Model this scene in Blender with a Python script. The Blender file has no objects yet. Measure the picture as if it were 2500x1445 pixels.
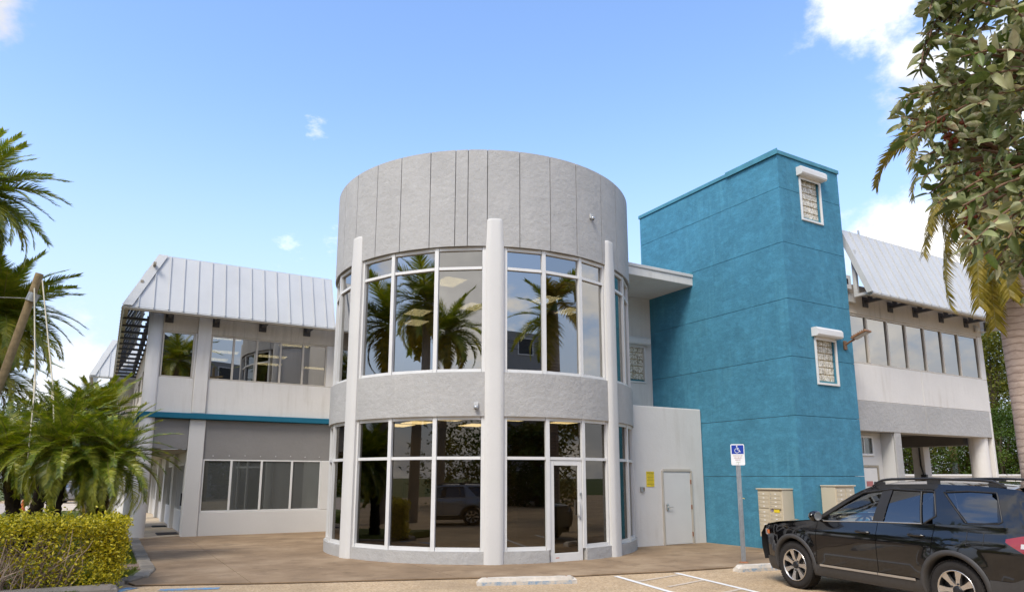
import bpy, bmesh, math, random
from mathutils import Vector, Matrix
random.seed(11)
R = math.radians
SC = bpy.context.scene
COL = SC.collection
TH = R(30.3)                      # the building grid is turned by this angle about the vertical

# ------------------------------------------------------------------ camera
cam_d = bpy.data.cameras.new("camera")
cam_d.sensor_width = 36.0
cam_d.lens = 1690.0 / 2500.0 * 36.0
cam_d.shift_y = 127.5 / 2500.0
cam_d.clip_end = 3000
cam_d.clip_start = 0.05
cam = bpy.data.objects.new("camera", cam_d)
COL.objects.link(cam)
cam.location = (0, 0, 1.8)
cam.rotation_euler = (R(90 + 10.558), 0, 0)
SC.camera = cam

# ------------------------------------------------------------------ sky
SUN_EL, SUN_AZ = R(50), R(208)    # azimuth clockwise from +Y (seen from above)
W = bpy.data.worlds.new("World")
SC.world = W
W.use_nodes = True
wt = W.node_tree
wt.nodes.clear()
def wn(t, **k):
    n = wt.nodes.new(t)
    for a, v in k.items():
        setattr(n, a, v)
    return n
def wl(a, b): wt.links.new(a, b)
def wmath(op, a, b=None, c=None, clamp=False):
    n = wn('ShaderNodeMath', operation=op)
    n.use_clamp = clamp
    for i, v in enumerate((a, b, c)):
        if v is None: continue
        if isinstance(v, (int, float)): n.inputs[i].default_value = v
        else: wl(v, n.inputs[i])
    return n.outputs[0]
sky = wn('ShaderNodeTexSky', sky_type='NISHITA')
sky.sun_disc = False
sky.sun_elevation = SUN_EL
sky.sun_rotation = SUN_AZ
sky.altitude = 0
sky.air_density = 1.0
sky.dust_density = 0.5
sky.ozone_density = 2.2
SKY_STRENGTH = 0.145
hs = wn('ShaderNodeHueSaturation')
hs.inputs['Saturation'].default_value = 1.10
hs.inputs['Value'].default_value = 1.28
tint = wn('ShaderNodeMix', data_type='RGBA', blend_type='MULTIPLY')
tint.inputs['Factor'].default_value = 1
tint.inputs['B'].default_value = (1.08, 1.0, .99, 1)
wl(sky.outputs[0], tint.inputs['A']); wl(tint.outputs['Result'], hs.inputs['Color'])
tc = wn('ShaderNodeTexCoord')
nrm = wn('ShaderNodeVectorMath', operation='NORMALIZE')
wl(tc.outputs['Generated'], nrm.inputs[0])
DIR = nrm.outputs[0]
sep = wn('ShaderNodeSeparateXYZ'); wl(DIR, sep.inputs[0])
def fbm(scale, detail, rough, loc=(0, 0, 0), sz=1.0):
    mp = wn('ShaderNodeMapping')
    mp.inputs['Location'].default_value = loc
    mp.inputs['Scale'].default_value = (1, 1, sz)
    wl(DIR, mp.inputs[0])
    n = wn('ShaderNodeTexNoise')
    n.inputs['Scale'].default_value = scale
    n.inputs['Detail'].default_value = detail
    n.inputs['Roughness'].default_value = rough
    wl(mp.outputs[0], n.inputs['Vector'])
    return n.outputs['Fac']
n_big = fbm(7.0, 9, 0.62, (3.1, 1.7, 0.3), 1.5)
n_gen = fbm(3.0, 9, 0.56, (0.4, 5.2, 2.1), 1.8)
n_fine = fbm(26.0, 8, 0.65, (1.0, 4.0, 2.0), 2.2)
n_in = fbm(5.0, 6, 0.55, (7.0, 1.0, 4.0), 1.4)
# separate cumulus clouds, each a patch of sky direction with a ragged noise edge
CLOUDS = [((0.430, 0.725, 0.545), 4.6, 1.0), ((0.490, 0.735, 0.470), 4.6, 1.0), ((0.505, 0.812, 0.285), 5.5, 1.0),
          ((0.555, 0.772, 0.330), 6.0, 1.0), ((0.600, 0.730, 0.420), 7.0, 1.0), ((-0.525, 0.845, 0.125), 4.0, .9), ((-0.57, 0.666, 0.515), 2.6, .9),
          ((.97, .0, .20), 13, 1.0), ((.93, .22, .12), 8, .9), ((-.80, .22, .56), 9, .9), ((-.72, .0, .70), 9, 1.0), ((-.93, .25, .30), 9, .9), ((-.90, .40, .10), 7, .8), ((-.97, .10, .34), 8, .8), ((-0.264, 0.853, 0.45), 1.1, .45), ((-0.301, 0.904, 0.304), 1.1, .35), ((-0.247, 0.915, 0.32), 1.2, .3)]
mask = None
for d, r, dens in CLOUDS:
    v = Vector(d).normalized()
    dp = wn('ShaderNodeVectorMath', operation='DOT_PRODUCT')
    wl(DIR, dp.inputs[0]); dp.inputs[1].default_value = v
    ang = wmath('ARCCOSINE', dp.outputs['Value'])
    f = wmath('DIVIDE', ang, R(r))                       # 0 at the middle, 1 at the rim
    f = wmath('SUBTRACT', 1.0, f)
    e = wmath('MULTIPLY', wmath('SUBTRACT', n_big if r > 2 else n_fine, 0.5), 4.2 if r > 2 else 6.0)
    f = wmath('ADD', f, e)
    mr = wn('ShaderNodeMapRange', interpolation_type='SMOOTHSTEP')
    mr.inputs['From Min'].default_value = 0.0
    mr.inputs['From Min'].default_value = -.1 if r > 2 else .1
    mr.inputs['From Max'].default_value = 0.95 if r > 2 else 1.6
    mr.inputs['To Max'].default_value = dens
    wl(f, mr.inputs['Value'])
    mask = mr.outputs[0] if mask is None else wmath('MAXIMUM', mask, mr.outputs[0])
# broken cloud over the rest of the sky (the half behind the photographer)
back = wn('ShaderNodeMapRange', interpolation_type='SMOOTHSTEP')
back.inputs['From Min'].default_value = 0.30
back.inputs['From Max'].default_value = -0.25
wl(sep.outputs['Y'], back.inputs['Value'])
gm = wn('ShaderNodeMapRange', interpolation_type='SMOOTHSTEP')
gm.inputs['From Min'].default_value = 0.488
gm.inputs['From Max'].default_value = 0.545
wl(n_gen, gm.inputs['Value'])
mask = wmath('MAXIMUM', mask, wmath('MULTIPLY', gm.outputs[0], back.outputs[0]))
cr = wn('ShaderNodeValToRGB')
cr.color_ramp.elements[0].position = 0.30
cr.color_ramp.elements[0].color = (3.0, 3.0, 3.1, 1)
cr.color_ramp.elements[1].position = 0.62
cr.color_ramp.elements[1].color = (5.6, 5.5, 5.4, 1)
wl(n_in, cr.inputs[0])
hz = wn('ShaderNodeMapRange', interpolation_type='SMOOTHERSTEP')   # pale humid air, all round the horizon
hz.inputs['From Min'].default_value = .56; hz.inputs['From Max'].default_value = -.05
hz.inputs['To Max'].default_value = .92
wl(sep.outputs['Z'], hz.inputs['Value'])
hm = wn('ShaderNodeMix', data_type='RGBA')
wl(hz.outputs[0], hm.inputs['Factor']); wl(hs.outputs[0], hm.inputs['A']); hm.inputs['B'].default_value = (2.42, 2.70, 3.40, 1)
mx = wn('ShaderNodeMix', data_type='RGBA')
wl(mask, mx.inputs['Factor']); wl(hm.outputs['Result'], mx.inputs['A']); wl(cr.outputs[0], mx.inputs['B'])
bg = wn('ShaderNodeBackground')
bg.inputs['Strength'].default_value = SKY_STRENGTH
wl(mx.outputs['Result'], bg.inputs['Color'])
wo = wn('ShaderNodeOutputWorld'); wl(bg.outputs[0], wo.inputs['Surface'])

# ------------------------------------------------------------------ sun (veiled by cloud: weak and wide)
sl = bpy.data.lights.new("sun", 'SUN')
sl.energy = 1.75
sl.angle = R(22)
sl.color = (1.0, 0.95, 0.855)
so = bpy.data.objects.new("sun", sl)
COL.objects.link(so)
sd = Vector((math.sin(SUN_AZ) * math.cos(SUN_EL), math.cos(SUN_AZ) * math.cos(SUN_EL), math.sin(SUN_EL)))
so.rotation_euler = sd.to_track_quat('Z', 'Y').to_euler()
so.location = (-10, -10, 30)

SC.view_settings.view_transform = 'Standard'
SC.view_settings.look = 'None'
SC.view_settings.gamma = 1
SC.view_settings.use_curve_mapping = False
SC.view_settings.exposure = 1.0
SC.cycles.max_bounces = 8
SC.cycles.transparent_max_bounces = 16
SC.cycles.caustics_reflective = False
SC.cycles.caustics_refractive = False

# ------------------------------------------------------------------ materials
def mat(name):
    m = bpy.data.materials.new(name)
    m.use_nodes = True
    nt = m.node_tree
    return m, nt, nt.nodes['Principled BSDF'], nt.nodes['Material Output']
def noise(nt, scale, detail=4, rough=.55, vscale=(1, 1, 1), coord='Object'):
    tcn = nt.nodes.new('ShaderNodeTexCoord')
    mp = nt.nodes.new('ShaderNodeMapping')
    mp.inputs['Scale'].default_value = vscale
    nt.links.new(tcn.outputs[coord], mp.inputs[0])
    n = nt.nodes.new('ShaderNodeTexNoise')
    n.inputs['Scale'].default_value = scale
    n.inputs['Detail'].default_value = detail
    n.inputs['Roughness'].default_value = rough
    nt.links.new(mp.outputs[0], n.inputs['Vector'])
    return n.outputs['Fac']
def ramp(nt, src, stops):
    r = nt.nodes.new('ShaderNodeValToRGB')
    el = r.color_ramp.elements
    while len(el) < len(stops): el.new(0.5)
    for e, (p, c) in zip(el, stops):
        e.position = p
        e.color = (*c, 1) if len(c) == 3 else c
    nt.links.new(src, r.inputs[0])
    return r.outputs[0]
def mixc(nt, fac, a, b, mode='MIX'):
    n = nt.nodes.new('ShaderNodeMix'); n.data_type = 'RGBA'; n.blend_type = mode
    for s, v in (('Factor', fac), ('A', a), ('B', b)):
        if isinstance(v, (int, float)): n.inputs[s].default_value = v
        elif isinstance(v, tuple): n.inputs[s].default_value = (*v, 1)
        else: nt.links.new(v, n.inputs[s])
    return n.outputs['Result']
def bump(nt, bs, src, strength, dist):
    b = nt.nodes.new('ShaderNodeBump')
    b.inputs['Strength'].default_value = strength
    b.inputs['Distance'].default_value = dist
    nt.links.new(src, b.inputs['Height'])
    if bs.inputs['Normal'].links: nt.links.new(bs.inputs['Normal'].links[0].from_socket, b.inputs['Normal'])
    nt.links.new(b.outputs[0], bs.inputs['Normal'])
def mul(c, k): return tuple(min(1, x * k) for x in c)
def stucco(name, c, var=.10, bs_=.35, dist=.012, streak=.0, streakc=None, rough=.85, brush=0.0):
    m, nt, b, o = mat(name)
    col = ramp(nt, noise(nt, 1.1, 6, .62), [(.30, mul(c, 1 - var)), (.70, mul(c, 1 + var))])
    fine = noise(nt, 26, 5, .6)
    col = mixc(nt, ramp(nt, fine, [(.35, (0, 0, 0)), (.75, (.5, .5, .5))]), col, mul(c, 1 - var * 1.6))
    if streak:
        s = noise(nt, 2.6, 5, .6, (3.0, 3.0, .22))
        g = noise(nt, .8, 3, .5)
        f = ramp(nt, s, [(.48, (0, 0, 0)), (.72, (streak,) * 3)])
        f = mixc(nt, ramp(nt, g, [(.42, (0, 0, 0)), (.6, (1, 1, 1))]), (0., 0., 0.), f)
        col = mixc(nt, f, col, streakc or mul(c, .55))
    nt.links.new(col, b.inputs['Base Color'])
    b.inputs['Roughness'].default_value = rough
    b.inputs['Specular IOR Level'].default_value = .3
    if brush:
        col = mixc(nt, ramp(nt, noise(nt, 3.2, 7, .72, (1, 1, 1.6)), [(.47, (0, 0, 0)), (.66, (brush,) * 3)]), col, mul(c, 1.75))
        col = mixc(nt, ramp(nt, noise(nt, 1.7, 7, .7, (1.3, 1.3, .8)), [(.50, (0, 0, 0)), (.70, (brush * .9,) * 3)]), col, mul(c, .62))
        nt.links.new(col, b.inputs['Base Color'])
    bump(nt, b, noise(nt, 9, 3, .5), bs_ * .6, dist * 2.5)
    bump(nt, b, noise(nt, 34, 6, .68), bs_, dist)
    return m
def plain(name, c, rough=.5, metal=0., var=.06, vs=6, spec=.5, coat=0., bumpy=0):
    m, nt, b, o = mat(name)
    col = ramp(nt, noise(nt, vs, 4, .6), [(.3, mul(c, 1 - var)), (.7, mul(c, 1 + var))])
    nt.links.new(col, b.inputs['Base Color'])
    b.inputs['Roughness'].default_value = rough
    b.inputs['Metallic'].default_value = metal
    b.inputs['Specular IOR Level'].default_value = spec
    b.inputs['Coat Weight'].default_value = coat
    b.inputs['Coat Roughness'].default_value = .03
    if bumpy: bump(nt, b, noise(nt, vs * 6, 4, .6), bumpy, .01)
    return m
def emit(name, c, s):
    m, nt, b, o = mat(name)
    e = nt.nodes.new('ShaderNodeEmission')
    e.inputs[0].default_value = (*c, 1); e.inputs[1].default_value = s
    nt.links.new(e.outputs[0], o.inputs[0])
    return m
def glass(name, tint, refl, rcol=(1, .97, .92), ior=1.55, wav=0.0, film=None):
    m, nt, b, o = mat(name)
    nt.nodes.remove(b)
    tr = nt.nodes.new('ShaderNodeBsdfTransparent'); tr.inputs[0].default_value = (*tint, 1)
    gl = nt.nodes.new('ShaderNodeBsdfGlossy'); gl.inputs['Roughness'].default_value = 0.0
    gl.inputs['Color'].default_value = (*rcol, 1)
    fr = nt.nodes.new('ShaderNodeFresnel'); fr.inputs[0].default_value = ior
    ma = nt.nodes.new('ShaderNodeMath'); ma.operation = 'MULTIPLY_ADD'; ma.use_clamp = True
    ma.inputs[1].default_value = 1 - refl; ma.inputs[2].default_value = refl
    nt.links.new(fr.outputs[0], ma.inputs[0])
    trs = tr.outputs[0]
    if film:                                   # privacy film: part of the light is scattered
        df = nt.nodes.new('ShaderNodeBsdfDiffuse'); df.inputs[0].default_value = (*film, 1)
        mf = nt.nodes.new('ShaderNodeMixShader'); mf.inputs[0].default_value = .6
        nt.links.new(tr.outputs[0], mf.inputs[1]); nt.links.new(df.outputs[0], mf.inputs[2]); trs = mf.outputs[0]
    mxs = nt.nodes.new('ShaderNodeMixShader')
    nt.links.new(ma.outputs[0], mxs.inputs[0]); nt.links.new(trs, mxs.inputs[1]); nt.links.new(gl.outputs[0], mxs.inputs[2])
    nt.links.new(mxs.outputs[0], o.inputs[0])
    if wav:
        bp = nt.nodes.new('ShaderNodeBump'); bp.inputs['Strength'].default_value = wav; bp.inputs['Distance'].default_value = .02
        nt.links.new(noise(nt, 1.6, 1, .4), bp.inputs['Height'])
        nt.links.new(bp.outputs[0], gl.inputs['Normal'])
    return m
def leafmat(name, stops, vs=1.5, rough=.45, trans=.25, spec=.4, bright=1.25, each=0.0):
    m, nt, b, o = mat(name)
    oi = nt.nodes.new('ShaderNodeObjectInfo')
    src = noise(nt, vs, 5, .65, coord='Object')
    if each:                                   # every leaf object takes its own place on the ramp
        e = nt.nodes.new('ShaderNodeMath'); e.operation = 'MULTIPLY_ADD'; e.inputs[1].default_value = each; e.inputs[2].default_value = .5 - each / 2
        nt.links.new(oi.outputs['Random'], e.inputs[0])
        e2 = nt.nodes.new('ShaderNodeMix'); e2.inputs[0].default_value = .25
        nt.links.new(e.outputs[0], e2.inputs[2]); nt.links.new(src, e2.inputs[3]); src = e2.outputs[0]
    col = ramp(nt, src, stops)
    k = nt.nodes.new('ShaderNodeMath'); k.operation = 'MULTIPLY_ADD'; k.inputs[1].default_value = .5; k.inputs[2].default_value = .75
    nt.links.new(oi.outputs['Random'], k.inputs[0])
    vv = nt.nodes.new('ShaderNodeHueSaturation'); nt.links.new(k.outputs[0], vv.inputs['Value']); nt.links.new(col, vv.inputs['Color'])
    col = vv.outputs[0]
    nt.links.new(col, b.inputs['Base Color'])
    b.inputs['Roughness'].default_value = rough
    b.inputs['Specular IOR Level'].default_value = spec
    t = nt.nodes.new('ShaderNodeBsdfTranslucent')
    v2 = nt.nodes.new('ShaderNodeHueSaturation'); v2.inputs['Value'].default_value = bright; v2.inputs['Saturation'].default_value = 1.1
    nt.links.new(col, v2.inputs['Color']); nt.links.new(v2.outputs[0], t.inputs[0])
    ms = nt.nodes.new('ShaderNodeMixShader'); ms.inputs[0].default_value = trans
    nt.links.new(b.outputs[0], ms.inputs[1]); nt.links.new(t.outputs[0], ms.inputs[2])
    nt.links.new(ms.outputs[0], o.inputs[0])
    return m

M = {}
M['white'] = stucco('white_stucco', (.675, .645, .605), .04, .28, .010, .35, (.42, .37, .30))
M['white_paint'] = stucco('white_wall_paint', (.60, .585, .56), .03, .16, .006)
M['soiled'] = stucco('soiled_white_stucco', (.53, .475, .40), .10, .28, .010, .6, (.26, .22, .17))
M['grey'] = stucco('grey_stucco', (.405, .395, .38), .07, .6, .018, .35, (.47, .46, .44), brush=.10)
M['grey_dark'] = stucco('slate_grey_stucco', (.225, .215, .205), .06, .40, .012)
M['teal'] = stucco('teal_stucco', (.056, .208, .305), .12, .55, .016, .5, (.10, .31, .41), brush=.34)
M['teal_trim'] = plain('teal_metal_trim', (.055, .22, .29), .5, 0, .15, 3)
M['teal_band'] = stucco('teal_band', (.012, .125, .20), .10, .3, .01)
M['roof_metal'] = plain('pale_roof_metal', (.50, .505, .505), .42, 0.0, .05, .9, .5)
M['trim_metal'] = plain('roof_trim_metal', (.50, .50, .485), .45, 0, .06, 2)
M['tan_steel'] = plain('tan_painted_steel', (.30, .26, .20), .6, 0, .2, 5)
M['dark_steel'] = plain('dark_soffit_steel', (.055, .05, .05), .55, 0, .25, 5)
M['frame'] = plain('white_window_frame', (.66, .65, .63), .4, 0, .04, 3)
M['frame_tan'] = plain('bone_window_frame', (.50, .45, .38), .45, 0, .08, 3)
M['glass'] = glass('tinted_window_glass', (.21, .21, .195), .27, (1, .97, .92), 1.55, .012)
M['glass_low'] = glass('shopfront_glass', (.32, .30, .26), .05, (1, .95, .88), 1.5, .012)
M['glass_grey'] = glass('grey_film_glass', (.34, .36, .36), .06, (.9, .95, .93), 1.5, .012, (.105, .11, .105))
M['teal_frame'] = plain('teal_frame_metal', (.04, .20, .24), .45)
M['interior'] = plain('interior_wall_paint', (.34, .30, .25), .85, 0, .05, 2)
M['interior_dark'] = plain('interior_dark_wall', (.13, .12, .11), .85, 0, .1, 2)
M['lobby'] = plain('lobby_wall_paint', (.20, .17, .13), .85, 0, .06, 2)
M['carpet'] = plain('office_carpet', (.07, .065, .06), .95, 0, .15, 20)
M['ceiling'] = plain('ceiling_tile', (.40, .37, .32), .9, 0, .04, 2)
M['lamp_panel'] = emit('lit_ceiling_panel', (1.0, .82, .48), 5.0)
M['steel'] = plain('galvanised_steel', (.42, .44, .46), .38, .7, .12, 12)
M['chrome'] = plain('brushed_metal', (.62, .60, .57), .28, .9, .05, 20)
M['black'] = plain('black_plastic', (.018, .017, .017), .5, 0, .15, 10)
M['rust'] = plain('rusty_hinge', (.26, .10, .04), .8, 0, .35, 30)
M['door_white'] = plain('white_door_paint', (.66, .64, .61), .45, 0, .03, 2)
M['beige'] = plain('sand_painted_metal', (.52, .45, .33), .45, 0, .04, 2)
M['yellow'] = plain('yellow_sign', (.80, .60, .03), .5, 0, .03, 4)
M['blue'] = plain('sign_blue', (.012, .045, .33), .4, 0, .04, 4)
M['ink'] = plain('black_ink', (.015, .015, .015), .6)
M['red_ink'] = plain('brown_red_ink', (.28, .06, .05), .6)
M['green_ink'] = plain('green_ink', (.20, .25, .06), .6)
M['white_ink'] = plain('white_print', (.80, .80, .80), .5)
M['concrete_pale'] = plain('pale_cast_concrete', (.52, .47, .40), .85, 0, .12, 9, .2, 0, .5)
M['wood_pole'] = plain('weathered_pole_timber', (.27, .20, .11), .85, 0, .25, 8, .2, 0, .4)
M['orange'] = plain('orange_plastic', (.62, .14, .03), .5)

def glassblock():
    m, nt, b, o = mat('wavy_glass_block')
    v = nt.nodes.new('ShaderNodeTexNoise'); v.inputs['Scale'].default_value = 9; v.inputs['Detail'].default_value = 2
    v.inputs['Distortion'].default_value = 2.5
    tcn = nt.nodes.new('ShaderNodeTexCoord'); nt.links.new(tcn.outputs['Object'], v.inputs['Vector'])
    c = ramp(nt, v.outputs['Fac'], [(.30, (.26, .22, .16)), (.46, (.52, .46, .35)), (.62, (.80, .76, .67)), (.75, (.45, .39, .26))])
    nt.links.new(c, b.inputs['Base Color'])
    b.inputs['Roughness'].default_value = .12
    b.inputs['Specular IOR Level'].default_value = .7
    bump(nt, b, v.outputs['Fac'], .7, .03)
    return m
M['block'] = glassblock()
M['mortar'] = plain('stained_mortar', (.40, .30, .12), .8, 0, .25, 8)

def groundmats():
    m, nt, b, o = mat('exposed_aggregate_asphalt')
    sp = nt.nodes.new('ShaderNodeTexVoronoi'); sp.inputs['Scale'].default_value = 42
    tcn = nt.nodes.new('ShaderNodeTexCoord'); nt.links.new(tcn.outputs['Object'], sp.inputs['Vector'])
    bw = nt.nodes.new('ShaderNodeSeparateColor'); nt.links.new(sp.outputs['Color'], bw.inputs[0])
    stones = ramp(nt, bw.outputs[0], [(.0, (.26, .175, .10)), (.45, (.52, .37, .215)), (.8, (.64, .475, .30)), (1., (.70, .58, .43))])
    grit = ramp(nt, noise(nt, 55, 4, .7), [(.3, (.26, .175, .095)), (.7, (.64, .475, .30))])
    col = mixc(nt, .5, stones, grit)
    col = mixc(nt, ramp(nt, noise(nt, .55, 6, .62), [(.42, (0, 0, 0)), (.72, (.55, .55, .55))]), col, (.20, .145, .09))
    col = mixc(nt, ramp(nt, noise(nt, 2.3, 5, .7), [(.60, (0, 0, 0)), (.74, (.45, .45, .45))]), col, (.13, .10, .075))
    nt.links.new(col, b.inputs['Base Color']); b.inputs['Roughness'].default_value = .9
    b.inputs['Specular IOR Level'].default_value = .2
    bump(nt, b, bw.outputs[0], .5, .006)
    M['asphalt'] = m
    m, nt, b, o = mat('stained_concrete')
    col = ramp(nt, noise(nt, .62, 8, .62, (1, 1.1, 1)), [(.28, (.18, .122, .074)), (.50, (.275, .190, .115)), (.72, (.40, .295, .19))])
    col = mixc(nt, ramp(nt, noise(nt, 1.5, 8, .72), [(.52, (0, 0, 0)), (.72, (.6, .6, .6))]), col, (.095, .062, .038))
    col = mixc(nt, ramp(nt, noise(nt, 2.4, 8, .76), [(.60, (0, 0, 0)), (.70, (.6, .6, .6))]), col, (.46, .36, .25))
    col = mixc(nt, ramp(nt, noise(nt, 60, 4, .7), [(.35, (.0, .0, .0)), (.8, (.35, .35, .35))]), col, (.19, .135, .085))
    nt.links.new(col, b.inputs['Base Color']); b.inputs['Roughness'].default_value = .85
    b.inputs['Specular IOR Level'].default_value = .25
    bump(nt, b, noise(nt, 30, 5, .65), .3, .006)
    M['concrete'] = m
    m, nt, b, o = mat('walkway_concrete')
    col = ramp(nt, noise(nt, 1.2, 6, .6), [(.3, (.46, .36, .25)), (.7, (.60, .50, .37))])
    nt.links.new(col, b.inputs['Base Color']); b.inputs['Roughness'].default_value = .8
    M['walk'] = m
    m, nt, b, o = mat('mown_grass_soil')
    col = ramp(nt, noise(nt, 3.0, 6, .7), [(.3, (.055, .062, .012)), (.55, (.10, .12, .018)), (.75, (.16, .14, .035))])
    nt.links.new(col, b.inputs['Base Color']); b.inputs['Roughness'].default_value = .95
    bump(nt, b, noise(nt, 40, 4, .7), .8, .03)
    M['turf'] = m
    m, nt, b, o = mat('kerb_stone')
    col = ramp(nt, noise(nt, 5, 5, .65), [(.3, (.17, .145, .115)), (.7, (.30, .26, .205))])
    oi = nt.nodes.new('ShaderNodeObjectInfo')
    k = nt.nodes.new('ShaderNodeMath'); k.operation = 'MULTIPLY_ADD'; k.inputs[1].default_value = .5; k.inputs[2].default_value = .7
    nt.links.new(oi.outputs['Random'], k.inputs[0])
    vv = nt.nodes.new('ShaderNodeHueSaturation'); nt.links.new(k.outputs[0], vv.inputs['Value']); nt.links.new(col, vv.inputs['Color'])
    nt.links.new(vv.outputs[0], b.inputs['Base Color']); b.inputs['Roughness'].default_value = .85
    bump(nt, b, noise(nt, 30, 5, .65), .5, .008)
    M['kerb'] = m
    m, nt, b, o = mat('worn_line_paint')
    n = noise(nt, 26, 6, .75)
    n2 = noise(nt, 2.2, 4, .6)
    mm = nt.nodes.new('ShaderNodeMath'); mm.operation = 'ADD'; nt.links.new(n, mm.inputs[0]); nt.links.new(n2, mm.inputs[1])
    f = ramp(nt, mm.outputs[0], [(1.0, (0, 0, 0)), (1.16, (1, 1, 1))])
    col = mixc(nt, f, (.72, .70, .66), (.46, .35, .23))
    nt.links.new(col, b.inputs['Base Color']); b.inputs['Roughness'].default_value = .8
    M['line'] = m
    m, nt, b, o = mat('faded_stripe_paint')
    f = ramp(nt, noise(nt, 22, 6, .75), [(.42, (.35, .35, .35)), (.58, (1, 1, 1))])
    col = mixc(nt, f, (.56, .52, .48), (.50, .375, .24))
    nt.links.new(col, b.inputs['Base Color']); b.inputs['Roughness'].default_value = .85
    M['stripe'] = m
    m, nt, b, o = mat('blue_kerb_paint')
    f = ramp(nt, noise(nt, 9, 6, .7), [(.47, (0, 0, 0)), (.66, (.85, .85, .85))])
    col = mixc(nt, f, (.50, .45, .38), (.10, .24, .40))
    nt.links.new(col, b.inputs['Base Color']); b.inputs['Roughness'].default_value = .75
    bump(nt, b, noise(nt, 30, 4, .6), .4, .008)
    M['blue_worn'] = m
    m, nt, b, o = mat('blue_ground_paint')
    f = ramp(nt, noise(nt, 9, 6, .7), [(.40, (0, 0, 0)), (.55, (1, 1, 1))])
    col = mixc(nt, f, (.33, .25, .165), (.06, .26, .50))
    nt.links.new(col, b.inputs['Base Color']); b.inputs['Roughness'].default_value = .8
    M['blue_ground'] = m
groundmats()

# ------------------------------------------------------------------ mesh helpers
class MB:
    def __init__(s): s.v = []; s.f = []; s.sm = []; s.mi = []; s.cur = 0
    def add(s, vs, fs, smooth=False):
        o = len(s.v); s.v += [tuple(p) for p in vs]
        for f in fs:
            s.f.append([i + o for i in f]); s.sm.append(smooth); s.mi.append(s.cur)
        return s
    def box(s, x0, x1, y0, y1, z0, z1, c=0.0, mtx=None):
        if x0 > x1: x0, x1 = x1, x0
        if y0 > y1: y0, y1 = y1, y0
        if z0 > z1: z0, z1 = z1, z0
        if c <= 0:
            v = [Vector((x, y, z)) for z in (z0, z1) for y in (y0, y1) for x in (x0, x1)]
            f = [(0, 2, 3, 1), (4, 5, 7, 6), (0, 1, 5, 4), (2, 6, 7, 3), (0, 4, 6, 2), (1, 3, 7, 5)]
        else:
            c = min(c, (x1 - x0) * .45, (y1 - y0) * .45, (z1 - z0) * .45)
            v = []; idx = {}
            for sx in (0, 1):
                for sy in (0, 1):
                    for sz in (0, 1):
                        X = (x0, x1)[sx]; Y = (y0, y1)[sy]; Z = (z0, z1)[sz]
                        xi = X + (c if sx == 0 else -c); yi = Y + (c if sy == 0 else -c); zi = Z + (c if sz == 0 else -c)
                        for ax, p in enumerate(((X, yi, zi), (xi, Y, zi), (xi, yi, Z))):
                            idx[(sx, sy, sz, ax)] = len(v); v.append(Vector(p))
            I = lambda a, b, d, ax: idx[(a, b, d, ax)]
            f = []
            for k in (0, 1):
                f.append((I(k, 0, 0, 0), I(k, 1, 0, 0), I(k, 1, 1, 0), I(k, 0, 1, 0)))
                f.append((I(0, k, 0, 1), I(1, k, 0, 1), I(1, k, 1, 1), I(0, k, 1, 1)))
                f.append((I(0, 0, k, 2), I(1, 0, k, 2), I(1, 1, k, 2), I(0, 1, k, 2)))
            for a in (0, 1):
                for b in (0, 1):
                    f.append((I(a, b, 0, 0), I(a, b, 1, 0), I(a, b, 1, 1), I(a, b, 0, 1)))
                    f.append((I(a, 0, b, 0), I(a, 1, b, 0), I(a, 1, b, 2), I(a, 0, b, 2)))
                    f.append((I(0, a, b, 1), I(1, a, b, 1), I(1, a, b, 2), I(0, a, b, 2)))
                    for d in (0, 1): f.append((I(a, b, d, 0), I(a, b, d, 1), I(a, b, d, 2)))
        if mtx is not None: v = [mtx @ p for p in v]
        return s.add(v, f)
    def quad(s, *p, smooth=False): return s.add(p, [tuple(range(len(p)))], smooth)
    def tube(s, pts, r, n=8, cap=True, smooth=True):
        pts = [Vector(p) for p in pts]
        rs = r if isinstance(r, (list, tuple)) else [r] * len(pts)
        vs = []; prev = None
        for i, p in enumerate(pts):
            d = (pts[min(i + 1, len(pts) - 1)] - pts[max(i - 1, 0)]).normalized()
            if prev is None:
                u = d.cross(Vector((0, 0, 1)))
                if u.length < 1e-3: u = d.cross(Vector((1, 0, 0)))
            else:
                u = prev - d * prev.dot(d)
            u.normalize(); prev = u; w = d.cross(u)
            for k in range(n):
                a = 2 * math.pi * k / n
                vs.append(p + (u * math.cos(a) + w * math.sin(a)) * rs[i])
        fs = []
        for i in range(len(pts) - 1):
            for k in range(n):
                k2 = (k + 1) % n
                fs.append((i * n + k, i * n + k2, (i + 1) * n + k2, (i + 1) * n + k))
        s.add(vs, fs, smooth)
        if cap:
            s.add(vs[:n], [tuple(range(n))[::-1]]); s.add(vs[-n:], [tuple(range(n))])
        return s
    def lathe(s, prof, n=32, axis='z', c=(0, 0, 0), smooth=True, closed=False):
        vs = []
        for r, h in prof:
            for k in range(n):
                a = 2 * math.pi * k / n
                if axis == 'z': p = (r * math.cos(a), r * math.sin(a), h)
                elif axis == 'y': p = (r * math.cos(a), h, r * math.sin(a))
                else: p = (h, r * math.cos(a), r * math.sin(a))
                vs.append((p[0] + c[0], p[1] + c[1], p[2] + c[2]))
        fs = []; m = len(prof)
        for i in range(m - 1 + (1 if closed else 0)):
            j = (i + 1) % m
            for k in range(n):
                k2 = (k + 1) % n
                fs.append((i * n + k, i * n + k2, j * n + k2, j * n + k))
        return s.add(vs, fs, smooth)
    def prism(s, poly, z0, z1):
        n = len(poly)
        vs = [(p[0], p[1], z0) for p in poly] + [(p[0], p[1], z1) for p in poly]
        fs = [tuple(range(n))[::-1], tuple(range(n, 2 * n))] + [(i, (i + 1) % n, n + (i + 1) % n, n + i) for i in range(n)]
        return s.add(vs, fs)
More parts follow.
